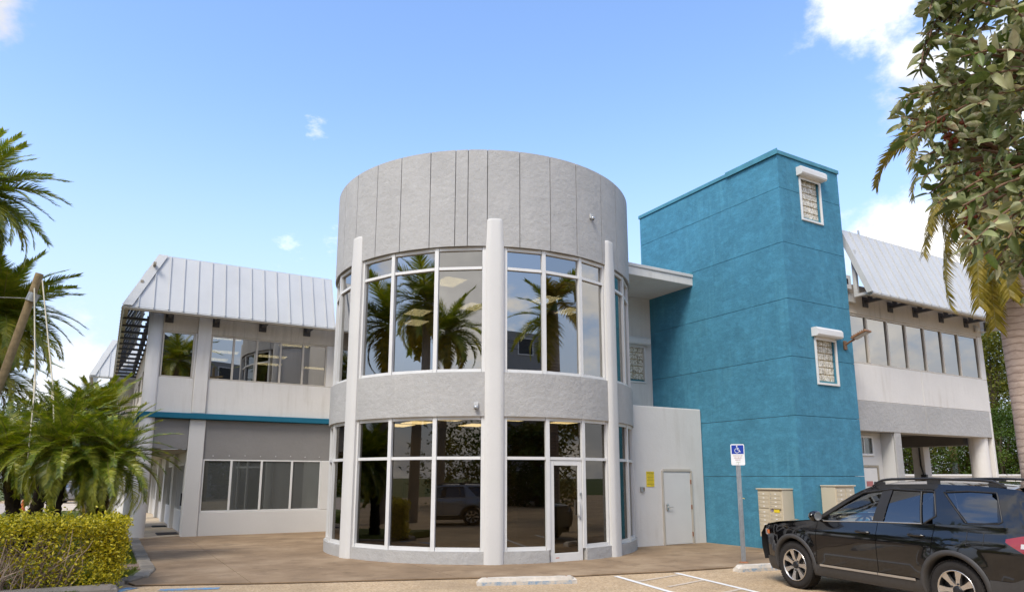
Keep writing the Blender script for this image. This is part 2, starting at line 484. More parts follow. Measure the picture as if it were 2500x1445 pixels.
    def grid(s, rows, smooth=True):
        nr, nc = len(rows), len(rows[0])
        vs = [p for r in rows for p in r]
        return s.add(vs, [(i * nc + j, i * nc + j + 1, (i + 1) * nc + j + 1, (i + 1) * nc + j) for i in range(nr - 1) for j in range(nc - 1)], smooth)
    def mesh(s, name, m, recalc=True):
        me = bpy.data.meshes.new(name)
        me.from_pydata(s.v, [], s.f)
        me.polygons.foreach_set('use_smooth', s.sm)
        ms = m if isinstance(m, (list, tuple)) else [m]
        for x in ms:
            if x is not None: me.materials.append(x)
        if len(ms) > 1: me.polygons.foreach_set('material_index', s.mi)
        if recalc and len(s.f) < 60000:
            bm = bmesh.new(); bm.from_mesh(me)
            bmesh.ops.recalc_face_normals(bm, faces=bm.faces)
            bm.to_mesh(me); bm.free()
        me.update()
        return me
    def build(s, name, m, parent=None, loc=None, recalc=True):
        o = bpy.data.objects.new(name, s.mesh(name, m, recalc))
        COL.objects.link(o)
        if parent: o.parent = parent
        if loc is not None: o.location = loc
        return o
def tag(o, label=None, cat=None, group=None, kind=None):
    if label: o['label'] = label
    if cat: o['category'] = cat
    if group: o['group'] = group
    if kind: o['kind'] = kind
    return o
def empty(name, loc, rz=0.0, label=None, cat=None, group=None):
    o = bpy.data.objects.new(name, None)
    o.empty_display_size = .2
    COL.objects.link(o)
    o.location = loc; o.rotation_euler = (0, 0, rz)
    return tag(o, label, cat, group)
def inst(src, parent, loc=(0, 0, 0), rot=(0, 0, 0), scale=(1, 1, 1), name=None):
    o = src.copy() if isinstance(src, bpy.types.Object) else bpy.data.objects.new(name or src.name, src)
    if name: o.name = name
    COL.objects.link(o); o.parent = parent
    o.location = loc; o.rotation_euler = rot; o.scale = scale
    return o
def copy_tree(o, parent=None):
    c = o.copy(); COL.objects.link(c)
    if parent: c.parent = parent
    for ch in o.children: copy_tree(ch, c)
    return c
def loc2w(a, n, z=0.0):
    return Vector((a * math.cos(TH) - n * math.sin(TH), a * math.sin(TH) + n * math.cos(TH), z))
def text(parent, s, size, m, loc, rot, name='lettering', align='CENTER', extrude=.0006, sx=1.0, spacing=1.0):
    cu = bpy.data.curves.new(name, 'FONT')
    cu.body = s; cu.size = size; cu.align_x = align; cu.align_y = 'CENTER'; cu.extrude = extrude
    cu.space_line = spacing
    tmp = bpy.data.objects.new(name, cu); COL.objects.link(tmp)
    me = bpy.data.meshes.new_from_object(tmp, depsgraph=bpy.context.evaluated_depsgraph_get())
    bpy.data.objects.remove(tmp); bpy.data.curves.remove(cu)
    me.name = name; me.materials.clear(); me.materials.append(m)
    o = bpy.data.objects.new(name, me)
    COL.objects.link(o); o.parent = parent
    o.location = loc; o.rotation_euler = rot; o.scale = (sx, 1, 1)
    return o
# ================================================================== GROUND
def gobj(name, poly, z, m, parent=None, thick=None):
    b = MB()
    if thick: b.prism(poly, z - thick, z)
    else: b.add([(x, y, z) for x, y in poly], [tuple(range(len(poly)))])
    return b.build(name, m, parent)
def clip_cell(poly, x0, x1, y0, y1):
    def cut(P, ax, v, keep_gt):
        out = []
        for i in range(len(P)):
            a, b = P[i], P[(i + 1) % len(P)]
            ia = (a[ax] >= v) == keep_gt; ib = (b[ax] >= v) == keep_gt
            if ia: out.append(a)
            if ia != ib:
                t = (v - a[ax]) / (b[ax] - a[ax])
                out.append((a[0] + (b[0] - a[0]) * t, a[1] + (b[1] - a[1]) * t))
        return out
    for ax, v, k in ((0, x0, True), (0, x1, False), (1, y0, True), (1, y1, False)):
        poly = cut(poly, ax, v, k)
        if len(poly) < 3: return None
    A = sum(poly[i][0] * poly[(i + 1) % len(poly)][1] - poly[(i + 1) % len(poly)][0] * poly[i][1] for i in range(len(poly))) / 2
    return poly if abs(A) > .02 else None

gr = gobj('ground', [(-900, -900), (900, -900), (900, 900), (-900, 900)], -0.03, M['turf']); tag(gr, kind='structure')
lot = gobj('parking_lot', [(-40, -60), (60, -60), (60, 60), (-40, 60)], -0.004, M['asphalt']); tag(lot, kind='structure')
# concrete apron round the building, cast in slabs with open joints; world outline turned into building coordinates
def w2l(p): return (p[0] * math.cos(TH) + p[1] * math.sin(TH), -p[0] * math.sin(TH) + p[1] * math.cos(TH))
edge = [(-6.75, 12.60), (-6.36, 12.21), (-4.3, 12.44), (-2.4, 12.78), (-.74, 13.08), (1.2, 13.34), (1.93, 13.6), (3.09, 13.96), (4.58, 14.64), (6.6, 15.6), (8.6, 16.9), (12.0, 18.9)]
apron = [w2l(p) for p in edge] + [(20.0, 17), (8, 24.1), (1.05, 24.1), (1.05, 15.6)]
pav = empty('pavement', loc2w(6, 15), TH); tag(pav, kind='structure')
base = MB(); base.prism([(x - 6, y - 15) for x, y in apron], -.10, .012); base.build('joint_bed', plain('joint_dirt', (.10, .07, .045), .95), pav)
xs = [-1, 2.4, 5.75, 9.4, 12.8, 16.2, 19.8, 24]; ys = [5, 11.6, 14.6, 17.6, 20.6, 24.2]
for i in range(len(xs) - 1):
    for j in range(len(ys) - 1):
        g = .005
        c = clip_cell(apron, xs[i] + g, xs[i + 1] - g, ys[j] + g, ys[j + 1] - g)
        if not c: continue
        b = MB(); b.prism([(x - 6, y - 15) for x, y in c], -.10, .025 + random.uniform(-.001, .002))
        b.build('concrete_slab', M['concrete'], pav)
# lawn beside the walkway, shell of turf a little proud of the lot
lawn_poly = [w2l(p) for p in [(-6.9, 12.35), (-6.95, 13.7), (-10.9, 20.9)]]
lawn = [(0.35, 13.7), (0.72, 14.6), (0.86, 15.5), (0.86, 46.0), (-4.2, 46.0), (-3.6, 30.0), (-3.4, 12.0), (-2.6, 10.4)]
b = MB(); b.prism(lawn, -.1, .03)
lw = b.build('lawn', M['turf']); lw.rotation_euler = (0, 0, TH); tag(lw, kind='structure')
# kerb of squared stones between lawn and apron, and turning away at the corner
kb = empty('kerb', loc2w(.95, 18), TH); tag(kb, kind='structure')
kpath = [(1.00, 23.6), (0.97, 19.0), (0.96, 15.65), (0.80, 14.75), (0.45, 14.1), (.10, 13.75)]
def along(path, d):
    for p, q in zip(path, path[1:]):
        L = math.dist(p, q)
        if d <= L: return (p[0] + (q[0] - p[0]) * d / L, p[1] + (q[1] - p[1]) * d / L), math.atan2(q[1] - p[1], q[0] - p[0])
        d -= L
    return None, None
d = 0.25
while True:
    p, a = along(kpath, d)
    if p is None: break
    L = .52 + random.uniform(-.05, .05)
    b = MB(); b.box(-L / 2, L / 2, -.13, .13, -.08, .075 + random.uniform(-.012, .012), .018)
    o = b.build('kerb_stone', M['kerb'], kb, (p[0] - .95, p[1] - 18, 0)); o.rotation_euler = (0, 0, a + random.uniform(-.03, .03))
    d += L + .012
b = MB(); b.box(-.30, .30, -.52, .52, -.02, .055, .012)
pvr = b.build('paving_stone', plain('reddish_concrete_paver', (.24, .17, .13), .9, 0, .15, 8, .2, 0, .4), kb, (.66 - .95, 16.35 - 18, 0))
# walkway floor
b = MB(); b.prism([(.8, 23.55), (2.6, 24.3), (2.6, 44), (.8, 44)], -.1, .05)
wk = b.build('walkway', M['walk']); wk.rotation_euler = (0, 0, TH); tag(wk, kind='structure')
# far street on the left, pale pavement
b = MB(); b.prism([(-3.9, 30), (-4.4, 60), (-12, 64), (-30, 40), (-16, 26)], -.1, .012)
st = b.build('road', plain('pale_road', (.40, .33, .27), .9, 0, .06, .4)); st.rotation_euler = (0, 0, TH); tag(st, kind='structure')
b = MB(); b.prism([(-3.7, 45.5), (1.5, 45.5), (1.5, 62), (-4.0, 62)], -.1, .036)
st2 = b.build('side_path', M['walk']); st2.rotation_euler = (0, 0, TH); tag(st2, kind='structure')
# painted lines on the lot
def strip(name, p, q, w, m, z=.003):
    p, q = Vector((*p, 0)), Vector((*q, 0)); u = (q - p).normalized(); s = Vector((-u.y, u.x, 0)) * w / 2
    b = MB(); n = 14
    rows = [[tuple(p.lerp(q, i / n) + s + Vector((0, 0, z))), tuple(p.lerp(q, i / n) - s + Vector((0, 0, z)))] for i in range(n + 1)]
    b.grid(rows, False)
    return tag(b.build(name, m), kind='structure')
strip('parking_line', (1.93, 13.42), (3.45, 8.9), .10, M['line'])
strip('parking_line', (3.15, 13.86), (4.75, 9.1), .10, M['line'])
strip('aisle_stripe', (2.22, 12.75), (3.25, 13.72), .09, M['stripe'], .0025)
strip('aisle_stripe', (2.62, 12.15), (3.50, 13.0), .09, M['stripe'], .0025)
strip('aisle_stripe', (3.0, 11.2), (3.86, 12.0), .09, M['stripe'], .0025)
strip('blue_marking', (-6.42, 11.55), (-6.30, 12.05), .20, M['blue_ground'], .0025)
strip('blue_marking', (-5.75, 11.80), (-4.85, 12.0), .20, M['blue_ground'], .0025)

strip('pale_score_line', (-9.65, 19.05), (-7.6, 19.33), .035, M['stripe'], .0285)
strip('pale_score_line', (-8.95, 17.62), (-6.9, 17.88), .035, M['stripe'], .0285)
# ================================================================== BUILDING
CA, CN = 8.878, 16.783
B = empty('office_building', loc2w(CA, CN), TH, 'grey rotunda office building with white pilasters, metal-roofed white wings and a blue stair tower', 'building')
OFF = (-CA, -CN, 0)
def part(name, mb, m, label=None, recalc=True):
    o = mb.build(name, m, B, OFF, recalc)
    if label: o['label'] = label
    return o
def bx(name, m, a0, a1, n0, n1, z0, z1, c=.012, label=None):
    b = MB(); b.box(a0, a1, n0, n1, z0, z1, c); return part(name, b, m, label)
def P(phi, r): 
    t = R(phi - 120.3)
    return (CA + r * math.cos(t), CN + r * math.sin(t))
def arc(mb, f0, f1, r0, r1, z0, z1, step=2.5, smooth=True):
    n = max(1, int(abs(f1 - f0) / step))
    rows = []
    for i in range(n + 1):
        f = f0 + (f1 - f0) * i / n
        (xo, yo), (xi, yi) = P(f, r1), P(f, r0)
        rows.append(((xi, yi, z0), (xo, yo, z0), (xo, yo, z1), (xi, yi, z1)))
    full = abs(abs(f1 - f0) - 360) < .01
    for k in range(4):
        k2 = (k + 1) % 4
        mb.grid([[r[k], r[k2]] for r in rows], smooth)
    if not full:
        mb.quad(*rows[0]); mb.quad(*rows[-1])
    return mb

# ---- rotunda: grey drum with open vertical joints
core = MB(); arc(core, 0, 360, 3.80, 4.035, 6.93, 9.245, 3); part('drum_wall', core, M['grey_dark'])
joints = [-69.5, -59.0, -48.5, -37.0, -26.4, -15.5, -7.0, -2.9, 3.4, 14.0, 24.7, 35.2, 47.8, 58.5, 69]
js = joints + [69 + 11 * k for k in range(1, 20)]
js = sorted(set([j for j in js if j < 290.5 - 8])) + [290.5]
for f0, f1 in zip(js, js[1:]):
    b = MB(); arc(b, f0 + .13, f1 - .13, 4.035, 4.065, 6.925, 9.25, 2)
    part('drum_panel', b, M['grey'])
b = MB(); arc(b, 0, 360, 3.2, 3.81, 6.96, 7.0, 6); 
b = MB(); b.prism([P(f, 3.81) for f in range(0, 360, 6)], 8.9, 8.98); part('drum_roof', b, M['roof_metal'])
# ---- bands
segs = [(-43.9, 3.1), (8.7, 49.3), (55.0, 96), (-96, -50.1)]
for f0, f1 in segs:
    b = MB(); arc(b, f0, f1, 3.78, 4.06, 3.10, 4.06, 2); part('grey_band', b, M['grey'])
for f0, f1 in [(-43.9, 3.1), (8.7, 23.2), (37.2, 49.3), (55.0, 96), (-96, -50.1)]:
    b = MB(); arc(b, f0, f1, 3.80, 4.06, -.05, .28, 2); part('grey_plinth', b, M['grey'])
# back of the rotunda (solid), it closes against the wings
b = MB(); arc(b, 96, 150, 3.80, 4.03, -.05, 6.92, 4); part('rotunda_wall', b, M['white'])
b = MB(); arc(b, -136, -96, 3.80, 4.03, -.05, 6.92, 4); part('rotunda_wall', b, M['white'])
# ---- white pilasters with a rounded head
def pilaster(f0, f1, top):
    b = MB(); secs = []
    fm = (f0 + f1) / 2; hw = (f1 - f0) / 2
    def sec(z, k, back=3.84):
        pts = [P(fm - hw * k, back)]
        for i in range(9):
            t = -1 + 2 * i / 8
            pts.append(P(fm + hw * k * t, 4.075 + .058 * (1 - abs(t) ** 4.5) - (1 - k) * .10))
        pts.append(P(fm + hw * k, back))
        return [(x, y, z) for x, y in pts]
    for z, k in ((-.05, 1), (2.2, 1), (4.5, 1), (6.6, .995), (6.90, .985), (7.12, .91), (top - .06, .88), (top - .015, .86), (top, .80)):
        secs.append(sec(z, k))
    b.grid([s + [s[0]] for s in secs], True)
    b.quad(*secs[-1])
    o = part('pilaster', b, M['white_paint'])
    e = o.modifiers.new('edge', 'EDGE_SPLIT'); e.split_angle = R(40)
    return o
pilaster(3.0, 8.8, 7.56); pilaster(-50.1, -43.8, 7.56); pilaster(49.3, 55.1, 7.56); pilaster(95.5, 101, 7.56); pilaster(-101, -95.5, 7.56)
# small screw plugs down the pilasters
for fm, zs in ((3.9, 14), (8.0, 4), (-46.5, 10), (53.6, 13)):
    b = MB()
    for k in range(zs):
        z = .55 + k * (3.0 / zs) if zs > 5 else 2.3 + k * .34
        x, y = P(fm, 4.125); b.lathe([(0.0, z), (.007, z), (.007, z + .012), (0, z + .012)], 6, c=(x, y, 0))
    part('screw_plug', b, M['trim_metal'])
# ---- glazing
def mem(mb, p, q, hw, t0, t1, z0, z1):
    """upright bar or rail in plan between p and q, from t0 to t1 across the wall"""
    p, q = Vector(p), Vector(q); u = (q - p).normalized(); w = Vector((u.y, -u.x))
    a, c = p - u * hw, q + u * hw
    poly = [a + w * t0, c + w * t0, c + w * t1, a + w * t1]
    mb.prism([tuple(v) for v in poly], z0, z1)
def bay(phis, z0, ztr, z1, gm, rg=3.95, skip_low=(), fm='frame', mw=.045, low_to=None):
    pts = [P(f, rg) for f in phis]
    fr = MB()
    mid = Vector((CA, CN))
    n = len(pts)
    for i, p in enumerate(pts):                       # uprights
        d = (Vector(p) - mid).normalized(); u = Vector((-d.y, d.x))
        q0, q1 = Vector(p) - u * mw, Vector(p) + u * mw
        dp = .065
        fr.prism([tuple(q0 - d * .05), tuple(q1 - d * .05), tuple(q1 + d * dp), tuple(q0 + d * dp)], z0, z1)
    for i in range(n - 1):
        p, q = Vector(pts[i]), Vector(pts[i + 1]); u = (q - p).normalized()
        p2, q2 = p + u * (mw + .002), q - u * (mw + .002)
        for za, zb in ((z0, z0 + .075), (ztr - .032, ztr + .032), (z1 - .075, z1)):
            if i in skip_low and za < ztr - .1: continue
            mem(fr, p2, q2, 0, -.045, .058, za, zb)
    w = part('window', fr, M[fm])
    for i in range(n - 1):
        p, q = Vector(pts[i]), Vector(pts[i + 1])
        for za, zb in ((z0 + .04, ztr), (ztr, z1 - .04)):
            if i in skip_low and za < ztr - .1: continue
            g = MB(); mem(g, p, q, -.02, -.004, .004, za, zb)
            g.build('pane', M[gm], w)
    return w
LB = [-50.0, -64.0, -78.0, -92.0][::-1]
for phis in ([-43.6, -29.2, -13.0, 2.6], [9.3, 22.5, 37.0, 49.3], LB, [55.2, 66.6, 79.5, 93]):
    bay(phis, 4.06, 6.43, 6.92, 'glass')
for phis, sk in (([-43.6, -28.4, -12.6, 2.6], ()), ([9.3, 23.3, 37.1, 49.3], (1,)), (LB, ()), ([55.2, 66.6, 79.5, 93], ())):
    bay(phis, .28, 2.21, 3.10, 'glass_low', skip_low=sk)
# ---- glass entrance door
p, q = Vector(P(23.3, 3.95)), Vector(P(37.1, 3.95)); u = (q - p).normalized(); w = Vector((u.y, -u.x))
L = (q - p).length
dm = Matrix(((u.x, w.x, 0, p.x), (u.y, w.y, 0, p.y), (0, 0, 1, 0), (0, 0, 0, 1)))
b = MB()
for x0, x1, z0, z1 in ((.05, .155, .02, 2.17), (L - .155, L - .05, .02, 2.17), (.157, L - .157, .02, .20), (.157, L - .157, 2.06, 2.17)):
    b.box(x0, x1, -.02, .045, z0, z1, .004, dm)
door = part('glass_door', b, M['frame'], 'white framed glass entrance door')
b = MB(); b.box(.13, L - .13, .008, .016, .18, 2.08, 0, dm); b.build('pane', M['glass_low'], door)
b = MB(); b.box(L - .185, L - .15, .046, .11, .98, 1.30, .006, dm); b.box(L - .185, L - .15, .046, .09, .98, 1.01, 0, dm)
b.build('pull_handle', M['frame'], door)
b = MB(); b.tube([dm @ Vector((L - .10, .046, z)) for z in (1.40, 1.40)], .02, 8); b = MB()
b.box(L - .115, L - .085, .046, .06, 1.42, 1.47, 0, dm); b.box(L - .085, L - .07, .046, .06, 1.34, 1.47, 0, dm); b.box(L - .12, L - .09, .046, .065, .88, .94, .008, dm)
b.build('lock', M['steel'], door)
b = MB(); b.box(.18, .27, .046, .0475, .10, .115, 0, dm); b.build('sticker', M['orange'], door)
b = MB(); b.box(.0, L, -.03, .10, -.05, .018, .004, dm); b.build('threshold', M['frame'], door)
b = MB(); b.box(.20, .36, -.10, -.09, 1.28, 2.05, 0, dm)
sgn = b.build('directory_board', M['ink'], door)
b = MB()
for k in range(9): b.box(.225, .335, -.089, -.088, 1.32 + k * .08, 1.355 + k * .08, 0, dm)
b.build('letter_bars', plain('dim_print', (.35, .34, .32)), door)

# ---- floors, ceilings and inner walls seen through the glass
b = MB(); b.prism([P(f, 3.78) for f in range(0, 360, 8)], 3.20, 3.95); part('floor_slab', b, M['ceiling'])
b = MB(); b.prism([P(f, 3.78) for f in range(0, 360, 8)], -.05, .015); part('lobby_floor', b, M['carpet'])
b = MB(); b.prism([P(f, 3.79) for f in range(-90, 91, 8)], 6.955, 6.985); part('drum_ceiling', b, M['ceiling'])
OP = [(6.92, 16.9), (14.6, 16.9), (14.6, 33.88), (1.3, 33.88), (1.3, 24.12), (6.92, 24.12)]
b = MB(); b.prism(OP, 3.30, 3.90); part('office_floor', b, M['carpet'])
b = MB(); b.prism(OP, 6.93, 6.953); part('office_ceiling', b, M['ceiling'])
b = MB(); b.prism([(6.8, 19.0), (14.7, 17.0), (14.7, 40.9), (1.1, 40.9), (1.1, 24.12), (6.8, 24.12)], 7.07, 7.12); part('office_roof', b, M['roof_metal'])
bx('office_back_wall', M['interior_dark'], 1.3, 14.7, 33.9, 34.05, 3.9, 6.93, 0)
bx('office_side_wall', M['interior_dark'], 14.62, 14.72, 16.7, 33.9, 3.9, 6.93, 0)
bx('lobby_back_wall', M['lobby'], 5.4, 12.4, 18.35, 18.5, .015, 3.2, 0)
b = MB(); b.box(6.3, 6.36, 18.30, 18.35, .02, 2.15); b.box(7.24, 7.30, 18.30, 18.35, .02, 2.15); b.box(6.36, 7.24, 18.30, 18.35, 2.09, 2.15)
part('lobby_door_frame', b, M['interior_dark'])
bx('lobby_door', M['interior_dark'], 10.9, 11.8, 18.29, 18.35, .02, 2.15, 0)
bx('lobby_keypad', M['black'], 7.9, 8.02, 18.30, 18.35, 1.25, 1.5, 0)
bx('lobby_keypad', M['black'], 9.9, 10.2, 18.31, 18.35, 1.28, 1.36, 0)
# ---- side wall joining rotunda and left wing
bx('link_wall', M['white'], 6.78, 6.90, 20.2, 23.89, -.05, 7.0)

# ---- white block with service door
bx('service_block', M['white'], 11.6, 14.725, 14.45, 16.43, -.05, 3.72, .02)

b = MB(); b.box(13.14, 13.19, 14.415, 14.46, .0, 1.99, 0); b.box(14.19, 14.24, 14.415, 14.46, .0, 1.99, 0); b.box(13.19, 14.19, 14.412, 14.46, 1.965, 2.03, 0)
fr_ = part('service_door', b, M['frame_tan'], 'white steel service door with lever handle')
b = MB(); b.box(13.205, 14.175, 14.432, 14.46, .035, 1.955, .004); b.build('door_leaf', M['door_white'], fr_)
b = MB(); b.box(13.25, 13.32, 14.395, 14.432, .93, 1.10, .01); b.tube([(13.285, 14.39, 1.02), (13.30, 14.365, 1.02), (13.45, 14.365, 1.015)], .012, 8); b.build('handle', M['chrome'], fr_)
b = MB()
for z in (.28, 1.0, 1.68): b.box(14.165, 14.20, 14.408, 14.432, z - .06, z + .06, .005)
b.build('hinge', M['rust'], fr_)

# ---- wall behind, canopy and small glass block window
for q_ in ((12.2, 13.549, 3.70, 7.42), (14.421, 14.735, 3.70, 7.42), (13.55, 14.42, 3.70, 4.739), (13.55, 14.42, 5.861, 7.42)):
    bx('stair_hall_wall', M['white'], q_[0], q_[1], 16.45, 16.65, q_[2], q_[3], 0)
bx('canopy', M['white'], 9.0, 14.80, 14.53, 16.66, 7.42, 7.66, .012)
bx('canopy_edge', M['white_paint'], 9.0, 14.82, 14.50, 16.66, 7.664, 7.76, .01)
b = MB(); b.box(14.73, 14.765, 14.52, 16.66, 7.764, 7.83); part('canopy_flashing', b, M['teal_frame'])
def block_window(a0, a1, n, z0, z1, nx, nz, fm, shutter=True, depth=.14, face=-1):
    """opening a0..a1, z0..z1 in a wall whose face is at n"""
    f = MB(); t = .055
    f.box(a0 - t, a0, n - .035, n + .02, z0 - t, z1, .006); f.box(a1, a1 + t, n - .035, n + .02, z0 - t, z1, .006)
    f.box(a0 + .001, a1 - .001, n - .04, n + .02, z0 - t, z0 - .001, .006)
    w = part('glass_block_window', f, M[fm])
    b = MB(); b.box(a0, a1, n + depth + .03, n + depth + .05, z0, z1); b.build('mortar_bed', M['mortar'], w)
    g = MB(); g.box(a0 + .001, a1 - .001, n + .01, n + depth, z0, z0 + .05, .004); g.build('inner_sill', M['teal_frame'] if fm == 'frame' else M[fm], w)
    dx = (a1 - a0) / nx; dz = (z1 - z0 - .05) / nz
    for i in range(nx):
        for k in range(nz):
            b = MB(); b.box(a0 + i * dx + .008, a0 + (i + 1) * dx - .008, n + depth, n + depth + .06, z0 + .05 + k * dz + .008, z0 + .05 + (k + 1) * dz - .008, .012)
            b.build('glass_block', M['block'], w)
    if shutter:
        s = MB()
        s.add([(x, y, z) for x in (a0 - .13, a1 + .13) for y, z in ((n + .0, z1 + .02), (n - .17, z1 + .02), (n - .20, z1 + .06), (n - .20, z1 + .19), (n - .15, z1 + .25), (n, z1 + .25))],
              [(0, 1, 2, 3, 4, 5), (6, 7, 8, 9, 10, 11)] + [(i, (i + 1) % 6, 6 + (i + 1) % 6, 6 + i) for i in range(6)])
        s.build('shutter_box', M['frame'], w)
        s = MB(); s.box(a0, a1, n - .03, n - .015, z1 - .06, z1 + .02); s.build('shutter_slat', M['frame'], w)
    return w
w = block_window(13.55, 14.42, 16.45, 4.74, 5.86, 4, 5, 'frame', True, .03)

# ---- blue tower, cast in courses with open joints
TA0, TA1, TN0, TN1 = 14.74, 17.29, 11.27, 16.78
b = MB(); b.box(TA0 + .03, TA1 - .03, TN0 + .25, TN1 - .03, -.05, 10.2); part('tower_core', b, M['grey_dark'])
zs = [-.05, 1.83, 3.32, 4.81, 6.31, 7.82, 9.32, 10.25]
wins = [(15.62, 16.40, 8.62, 9.80), (15.72, 16.50, 4.20, 5.38)]
for z0, z1 in zip(zs, zs[1:]):
    g = .006; za, zb = z0 + g, z1 - g
    b = MB()
    b.box(TA0, TA1, TN0 + .22, TN1, za, zb)
    # front skin, left open where a window crosses the course
    cuts = [w for w in wins if w[2] < zb and w[3] > za]
    if not cuts: b.box(TA0, TA1, TN0, TN0 + .22, za, zb)
    else:
        w_ = cuts[0]
        b.box(TA0, w_[0], TN0, TN0 + .22, za, zb); b.box(w_[1], TA1, TN0, TN0 + .22, za, zb)
        if w_[2] > za: b.box(w_[0], w_[1], TN0, TN0 + .22, za, w_[2])
        if w_[3] < zb: b.box(w_[0], w_[1], TN0, TN0 + .22, w_[3], zb)
    part('tower_course', b, M['teal'])
b = MB(); b.box(TA0 - .035, TA1 + .035, TN0 - .035, TN1 + .035, 10.26, 10.37, .006); b.box(TA0 - .06, TA0 - .036, TN0 - .06, 13.0, 10.24, 10.39); part('tower_coping', b, M['teal_trim'])
for w_ in wins: block_window(w_[0], w_[1], TN0, w_[2], w_[3], 4, 6, 'frame', True, .07)

# ---- standing seam screens
def seam_screen(name_m, a0, a1, ne, nt, ze, zt, hip_l=0.0, hip_r=0.0, step=.406, axis='a', label=None):
    """sloping metal screen between eave (ne, ze) and top (nt, zt); hip_* pulls in the top corner"""
    H = zt - ze; run = nt - ne
    L = math.hypot(H, run); ny, nz_ = -H / L, run / L          # outward normal in the (n, z) plane
    if nt < ne: ny, nz_ = H / L, -run / L
    def pt(a, t, off=0.0):
        n_ = ne + run * t + ny * off; z_ = ze + H * t + nz_ * off
        return (a, n_, z_) if axis == 'a' else (n_, a, z_)
    root = None
    k = 0; a = a0
    def tl(a): return 1.0 if hip_l <= 0 or a >= a0 + hip_l else (a - a0) / hip_l
    def tr(a): return 1.0 if hip_r <= 0 or a <= a1 - hip_r else (a1 - a) / hip_r
    m = M['roof_metal']
    fr = MB()
    fr.tube([pt(a0, -.01, -.05), pt(a1, -.01, -.05)], .06, 4, smooth=False)
    root = part('metal_roof', fr, M['trim_metal'], label)
    while a < a1 - .02:
        b_ = min(a + step, a1)
        ta, tb = min(tl(a), tr(a)), min(tl(b_), tr(b_))
        pts = [(a + .004, 0), (b_ - .004, 0), (b_ - .004, tb), (a + .004, ta)]
        # keep the kink where the hip meets the top edge
        if ta < 1 and tb >= 1 and hip_l: pts = [(a + .004, 0), (b_ - .004, 0), (b_ - .004, 1), (a0 + hip_l, 1), (a + .004, ta)]
        if tb < 1 and ta >= 1 and hip_r: pts = [(a + .004, 0), (b_ - .004, 0), (b_ - .004, tb), (a1 - hip_r, 1), (a + .004, 1)]
        n = len(pts); b = MB()
        b.add([pt(x, t, 0) for x, t in pts] + [pt(x, t, -.02) for x, t in pts], [tuple(range(n)), tuple(range(n, 2 * n))[::-1]] + [(i, (i + 1) % n, n + (i + 1) % n, n + i) for i in range(n)])
        if a > a0 and ta > .03:                                  # raised rib
            w = .011; h = .042
            q = [pt(a - w, -.004, 0), pt(a + w, -.004, 0), pt(a + w, -.004, h), pt(a - w, -.004, h), pt(a - w, ta, 0), pt(a + w, ta, 0), pt(a + w, ta, h), pt(a - w, ta, h)]
            b.add(q, [(0, 1, 2, 3), (4, 7, 6, 5), (0, 4, 5, 1), (1, 5, 6, 2), (2, 6, 7, 3), (3, 7, 4, 0)])
        b.build('roof_panel', m, root)
        a = b_
    return root, pt
def cap_strip(root, p, q, w1, w2, m, th=.02, name='ridge_cap'):
    """flat cover strip from p to q, spread along direction w1 (vector) by its length, thickness along w2"""
    p, q, w1, w2 = Vector(p), Vector(q), Vector(w1), Vector(w2)
    v = [p, q, q + w1, p + w1]; v = v + [x + w2 for x in v]
    b = MB(); b.add(v, [(0, 1, 2, 3), (7, 6, 5, 4), (0, 4, 5, 1), (1, 5, 6, 2), (2, 6, 7, 3), (3, 7, 4, 0)])
    return b.build(name, m, root)

# ================================================================== LEFT WING
ZE, ZT = 6.84, 8.74
HA = .10; HT = .97
r1, pt1 = seam_screen('l', HA, 6.48, 23.15, 23.90, ZE, ZT, HT - HA, 0, .406, label='sloping metal roof screen over the left wing')
r2, pt2 = seam_screen('ls', 23.15, 40.6, HA, HT, ZE, ZT, .75, 0, .5, axis='n', label='side slope of the left roof screen, seen edge on')
cap_strip(r1, pt1(HA - .02, 0, .045), pt1(HT - .02, 1.0, .045), (.27, 0, 0), (0, -.012, .006), M['trim_metal'])
cap_strip(r1, pt1(6.44, 0, .02), pt1(6.44, 1.0, .02), (.06, 0, 0), (0, .09, 0), M['trim_metal'], name='end_trim')
cap_strip(r1, pt1(HT, 1.0, 0), pt1(6.48, 1.0, 0), (0, .16, .01), (0, 0, .015), M['trim_metal'], name='top_cap')
# steel under the screens: eave beam, outriggers back to the wall, sloping rafters
def outriggers(alist, ne, nw, ze, axis='a', side=1):
    for a in alist:
        b = MB()
        f = (lambda x0, x1, n0, n1, z0, z1: b.box(x0, x1, n0, n1, z0, z1, .004)) if axis == 'a' else (lambda x0, x1, n0, n1, z0, z1: b.box(n0, n1, x0, x1, z0, z1, .004))
        f(a - .05, a + .05, ne + .02 * side, nw, ze - .12, ze - .04)
        f(a - .05, a + .05, nw - .22 * side, nw - .12 * side, ze - .04, ze + .55)
        f(a - .12, a + .12, nw - .03 * side, nw + .005 * side, ze - .24, ze + .06)
        part('roof_bracket', b, M['dark_steel'])
outriggers([1.42, 2.78, 4.25, 5.72], 23.17, 23.9, ZE)
outriggers([24.6 + 1.23 * k for k in range(13)], HA + .02, 1.12, ZE, 'n')
b = MB()
b.box(HA - .02, HA + .16, 23.13, 40.6, ZE - .07, ZE - .012, .004); part('eave_beam', b, M['tan_steel'])
b = MB(); b.box(HA + .165, 6.48, 23.15, 23.27, ZE - .10, ZE - .035, .004); part('eave_beam', b, M['tan_steel'])
b = MB()
for n_ in (0.45, .75):
    b.box(HA + n_ - .04, HA + n_ + .04, 23.4, 40.5, ZE + n_ * 2.1 - .12, ZE + n_ * 2.1 - .04)
part('purlin', b, M['tan_steel'])
for k in range(14):
    n_ = 24.6 + 1.23 * k - .6
    b = MB(); b.tube([(HA + .1, n_, ZE + .1), (HT, n_, ZT - .1)], .035, 4, smooth=False); part('rafter', b, M['dark_steel'])

